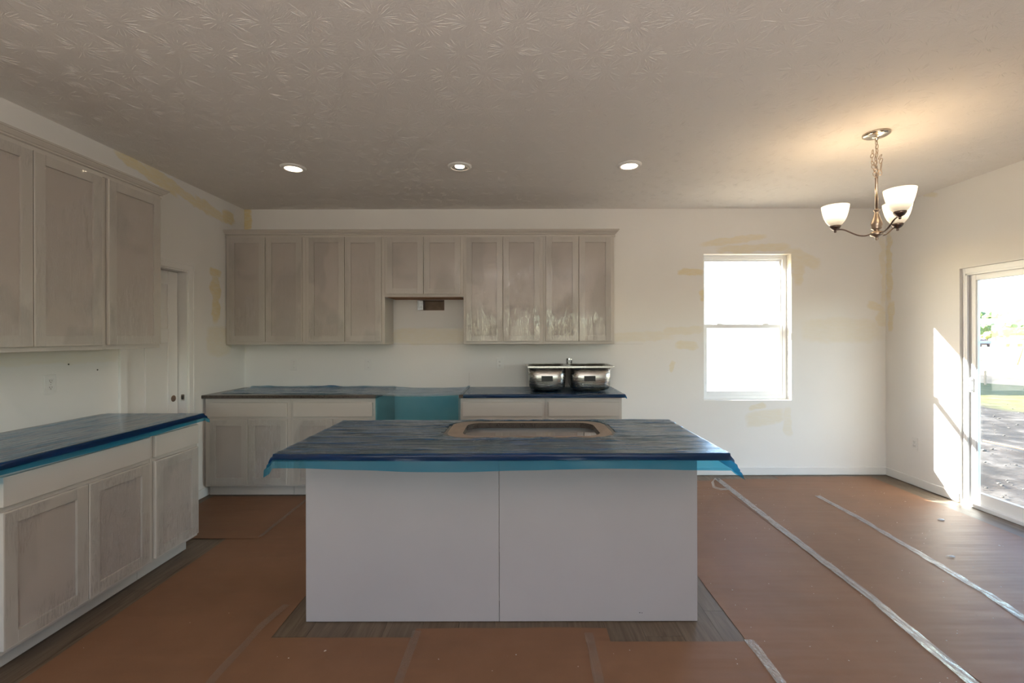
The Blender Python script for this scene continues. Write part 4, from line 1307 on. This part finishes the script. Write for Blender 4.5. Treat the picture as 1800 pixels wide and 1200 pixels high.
# guard bar outside the patio door
bm = bmesh.new(); tube(bm, [(XR+.205, PD[0]-.10, 1.395), (XR+.205, PD[1]+.10, 1.372)], .012, 12)
gb = finish('guard_bar', bm, M['vinyl']); tag(gb, 'thin white guard bar across the outside of the patio door', 'bar')
for yy in (PD[0]-.08, PD[1]+.08):
    bm = bmesh.new(); box(bm, XR+WT, XR+.215, yy-.012, yy+.012, 1.350, 1.415, .002); finish('bracket', bm, M['vinyl'], gb)

# clods and pebbles in the shaded mud
bm = bmesh.new(); rnd = random.Random(9)
for i in range(260):
    X = rnd.uniform(5.0, 12.6); Y = X*rnd.uniform(.80, 1.15)
    s = rnd.uniform(.006, .024) * (1.8 if rnd.random() < .08 else 1)
    m_ = Matrix.Translation((X, Y, GZ+.02)) @ Matrix.Rotation(rnd.uniform(0, 6), 4, 'Z') @ Matrix.Diagonal((s*rnd.uniform(.8, 1.6), s, s*.6, 1))
    bmesh.ops.create_icosphere(bm, subdivisions=1, radius=1, matrix=m_)
tag(finish('mud_clods', bm, simple('clods', (.05, .044, .038), .85, nscale=3, namp=.5)), 'pale clods and stones strewn over the shaded mud outside', 'clods', kind='stuff')
# orange cord in the mud
bm = bmesh.new()
cpt = []
for i in range(40):
    s = i/39
    X = 7.6 + 2.2*s*.2 - .35*s; Y = 7.45 - 1.9*s + .15*math.sin(s*5)
    cpt.append((X, Y, GZ+.06))
tube(bm, cpt, .012, 6)
tag(finish('orange_cord', bm, M['orange']), 'pale orange cord lying across the mud outside the patio door', 'cord')

# sandy mound and stake
bm = bmesh.new(); nn = 24; g = []
cX, cY = 19.5, 18.3
for j in range(nn+1):
    r = []
    for i in range(nn+1):
        u, v = i/nn*2-1, j/nn*2-1
        hgt = max(0, 1-(u*u+v*v))**1.3*.75*(1+.35*noise.noise((u*2, v*2, 3)))
        r.append(bm.verts.new((cX+u*3.0, cY+v*3.2, GZ-.08+hgt)))
    g.append(r)
for j in range(nn):
    for i in range(nn): bm.faces.new((g[j][i], g[j][i+1], g[j+1][i+1], g[j+1][i])).smooth = True
tag(finish('soil_mound', bm, M['sand'], recalc=False), 'low sandy soil mound on the sunlit grass outside', 'mound')
bm = bmesh.new(); box(bm, -.025, .025, -.02, .02, 0, .55, .003)
stk = finish('survey_stake', bm, M['lumber']); stk.location = (16.6, 16.2, GZ-.02); tag(stk, 'short wooden stake in the grass left of the soil mound', 'stake')
bm = bmesh.new(); tube(bm, [(0, 0, 0), (.25, -.1, 1.1)], .03, 6)
st2 = finish('leaning_pole', bm, M['orange']); st2.location = (19.6, 17.9, GZ+.62); tag(st2, 'thin leaning pole stuck in the soil mound', 'pole')

# trees and shrubs
def crown(bm, c, r, seed, sub=3):
    m_ = Matrix.Translation(c) @ Matrix.Diagonal((r, r, r*.85, 1))
    res = bmesh.ops.create_icosphere(bm, subdivisions=sub, radius=1, matrix=m_)
    for v in res['verts']:
        d = v.co - Vector(c)
        v.co = Vector(c) + d*(1+.32*noise.noise(v.co*(1.6/r)+Vector((seed, 0, 0))) + .18*noise.noise(v.co*(5/r)+Vector((0, seed, 0))))
rnd = random.Random(21)
def tree(X, Y, h_, wd, mat, label, name='tree', grp='trees beyond the yard'):
    t = thing(name, label, 'tree' if name == 'tree' else 'bush', (X, Y, GZ), 0, grp)
    bm = bmesh.new(); n_ = 7
    for k_ in range(n_):
        a = rnd.uniform(0, 6.28); rr = wd*.35*rnd.random()
        crown(bm, (math.cos(a)*rr*1.4, math.sin(a)*rr*1.4, h_*rnd.uniform(.45, .78)), wd*rnd.uniform(.26, .40), k_*3.1+X)
    finish('crown', bm, mat, t, smooth=False)
    bm = bmesh.new(); tube(bm, [(0, 0, 0), (.05*h_*.2, 0, h_*.55)], [h_*.035, h_*.02], 6); finish('trunk', bm, M['trunk'], t)
def ray(px, D): return ((px-912)/800*D, D)
k_i = 0
LT = ['dark green tree of the far tree line, nearest the door frame', 'dark tree of the far line, second from the door frame', 'green tree of the far line, behind the tall pale tree',
      'far tree of the line partly outside the view', 'far tree of the line beyond the view edge', 'last far tree of the line beyond the view edge']
for i, px in enumerate((1676, 1718, 1760, 1802, 1844, 1886)):
    X, Y = ray(px, 172 + (i % 2)*14); tree(X, Y, 12.0+rnd.uniform(-1, 1), 6.6, M['leaf_dark'], LT[i])
LT2 = ['tree of the second far row, just beside the door frame', 'tree of the second far row, above the white far house', 'tree of the second far row, behind the pale tall tree', 'tree of the second far row, outside the view']
for i, px in enumerate((1722, 1758, 1796, 1840)):
    X, Y = ray(px, 212); tree(X, Y, 14.0+rnd.uniform(-1, 1), 7.6, M['leaf_dark'], LT2[i])
LB = ['low olive bush nearest the patio door frame', 'olive bush second from the door frame', 'yellowish bush in the middle of the row', 'green bush fourth from the door frame', 'olive bush near the right picture edge', 'bush at the right picture edge']
for i, px in enumerate((1718, 1735, 1750, 1767, 1785, 1803)):
    X, Y = ray(px, 88 + (i % 3)*6); tree(X, Y, 4.4+rnd.uniform(-.4, .5), 2.9, M['leaf_light'] if i % 2 else M['leaf_dark'], LB[i], 'bush', 'bushes along the far edge of the yard')
X, Y = ray(1806, 108); tree(X, Y, 9.5, 7.0, M['leaf_light'], 'tall pale green tree rising at the right picture edge')
# far white house
def house(X, Y, w, d, h_, rh, label, rz=0):
    t = thing('house', label, 'house', (X, Y, GZ), rz)
    boxes('wall', M['far_white'], [(-w/2, w/2, -d/2, d/2, 0, h_)], t)
    bm = bmesh.new()
    A = [bm.verts.new(p) for p in ((-w/2-.4, -d/2-.4, h_), (w/2+.4, -d/2-.4, h_), (w/2+.4, d/2+.4, h_), (-w/2-.4, d/2+.4, h_))]
    r1, r2 = bm.verts.new((-w/2-.4, 0, h_+rh)), bm.verts.new((w/2+.4, 0, h_+rh))
    for q_ in ((A[0], A[1], r2, r1), (A[2], A[3], r1, r2), (A[1], A[2], r2), (A[3], A[0], r1), (A[3], A[2], A[1], A[0])): bm.faces.new(q_)
    finish('roof', bm, M['far_white'], t)
    for k_ in (-.3, 0, .3): boxes('window', M['slot'], [(w*k_-.5, w*k_+.5, -d/2-.05, -d/2+.02, 1.2, 2.4)], t)
X, Y = ray(1728, 120); house(X, Y, 16, 9, 3.2, 3.0, 'white far house with pale roof behind the bushes outside', .3)
# small dark vehicle and red truck in the distance
def wagon(name, X, Y, mat, s, label):
    t = thing(name, label, 'vehicle', (X, Y, GZ), .3)
    bm = bmesh.new(); box(bm, -2.0*s, 2.0*s, -.8*s, .8*s, .4*s, 1.0*s, .12*s, 2); box(bm, -1.1*s, 1.0*s, -.72*s, .72*s, 1.0*s, 1.6*s, .15*s, 2); finish('vehicle_body', bm, mat, t)
    for a in (-1.3, 1.3):
        for b in (-.78, .78):
            bm = bmesh.new(); lathe(bm, [(0, -.1*s), (.36*s, -.1*s), (.36*s, .1*s), (0, .1*s)], seg=14)
            bmesh.ops.rotate(bm, matrix=Matrix.Rotation(PI/2, 3, 'X'), verts=bm.verts); bmesh.ops.translate(bm, verts=bm.verts, vec=(a*s, b*s, .36*s)); finish('wheel', bm, M['slot'], t)
X, Y = ray(1794, 70); wagon('truck', X, Y, M['truck'], 1.1, 'small red truck parked far off at the right picture edge')
X, Y = ray(1722, 72); wagon('car', X, Y, M['slot'], .75, 'small dark car far off beside the door frame')

# neighbouring house outside the back window: lap siding boards one by one
nb = thing('neighbour_house', 'white sided neighbouring house seen overexposed through the back window', 'house', (8.5, 17.0, GZ))
boxes('wall', M['siding'], [(-3.6, 2.8, .02, 6.0, 0, 3.2)], nb)
lap = None
for i in range(17):
    if lap is None:
        bm = bmesh.new()
        vs_ = [bm.verts.new(p) for p in ((-3.6, -.004, 0), (2.8, -.004, 0), (2.8, .02, 0), (-3.6, .02, 0), (-3.6, .012, .19), (2.8, .012, .19), (2.8, .02, .19), (-3.6, .02, .19))]
        for q_ in ((0,3,2,1),(4,5,6,7),(0,1,5,4),(1,2,6,5),(2,3,7,6),(3,0,4,7)): bm.faces.new([vs_[k_] for k_ in q_])
        o = finish('siding_board', bm, M['siding'], nb); lap = o.data
    else: o = link('siding_board', lap, nb)
    o.location = (0, 0, .02+i*.186)
bm = bmesh.new()
A = [bm.verts.new(p) for p in ((-4.0, -.4, 3.2), (3.2, -.4, 3.2), (3.2, 6.4, 3.2), (-4.0, 6.4, 3.2))]
r1, r2 = bm.verts.new((-4.0, 3.0, 4.0)), bm.verts.new((3.2, 3.0, 4.0))
for q_ in ((A[0], A[1], r2, r1), (A[2], A[3], r1, r2), (A[1], A[2], r2), (A[3], A[0], r1), (A[3], A[2], A[1], A[0])): bm.faces.new(q_)
finish('roof', bm, M['roof'], nb)
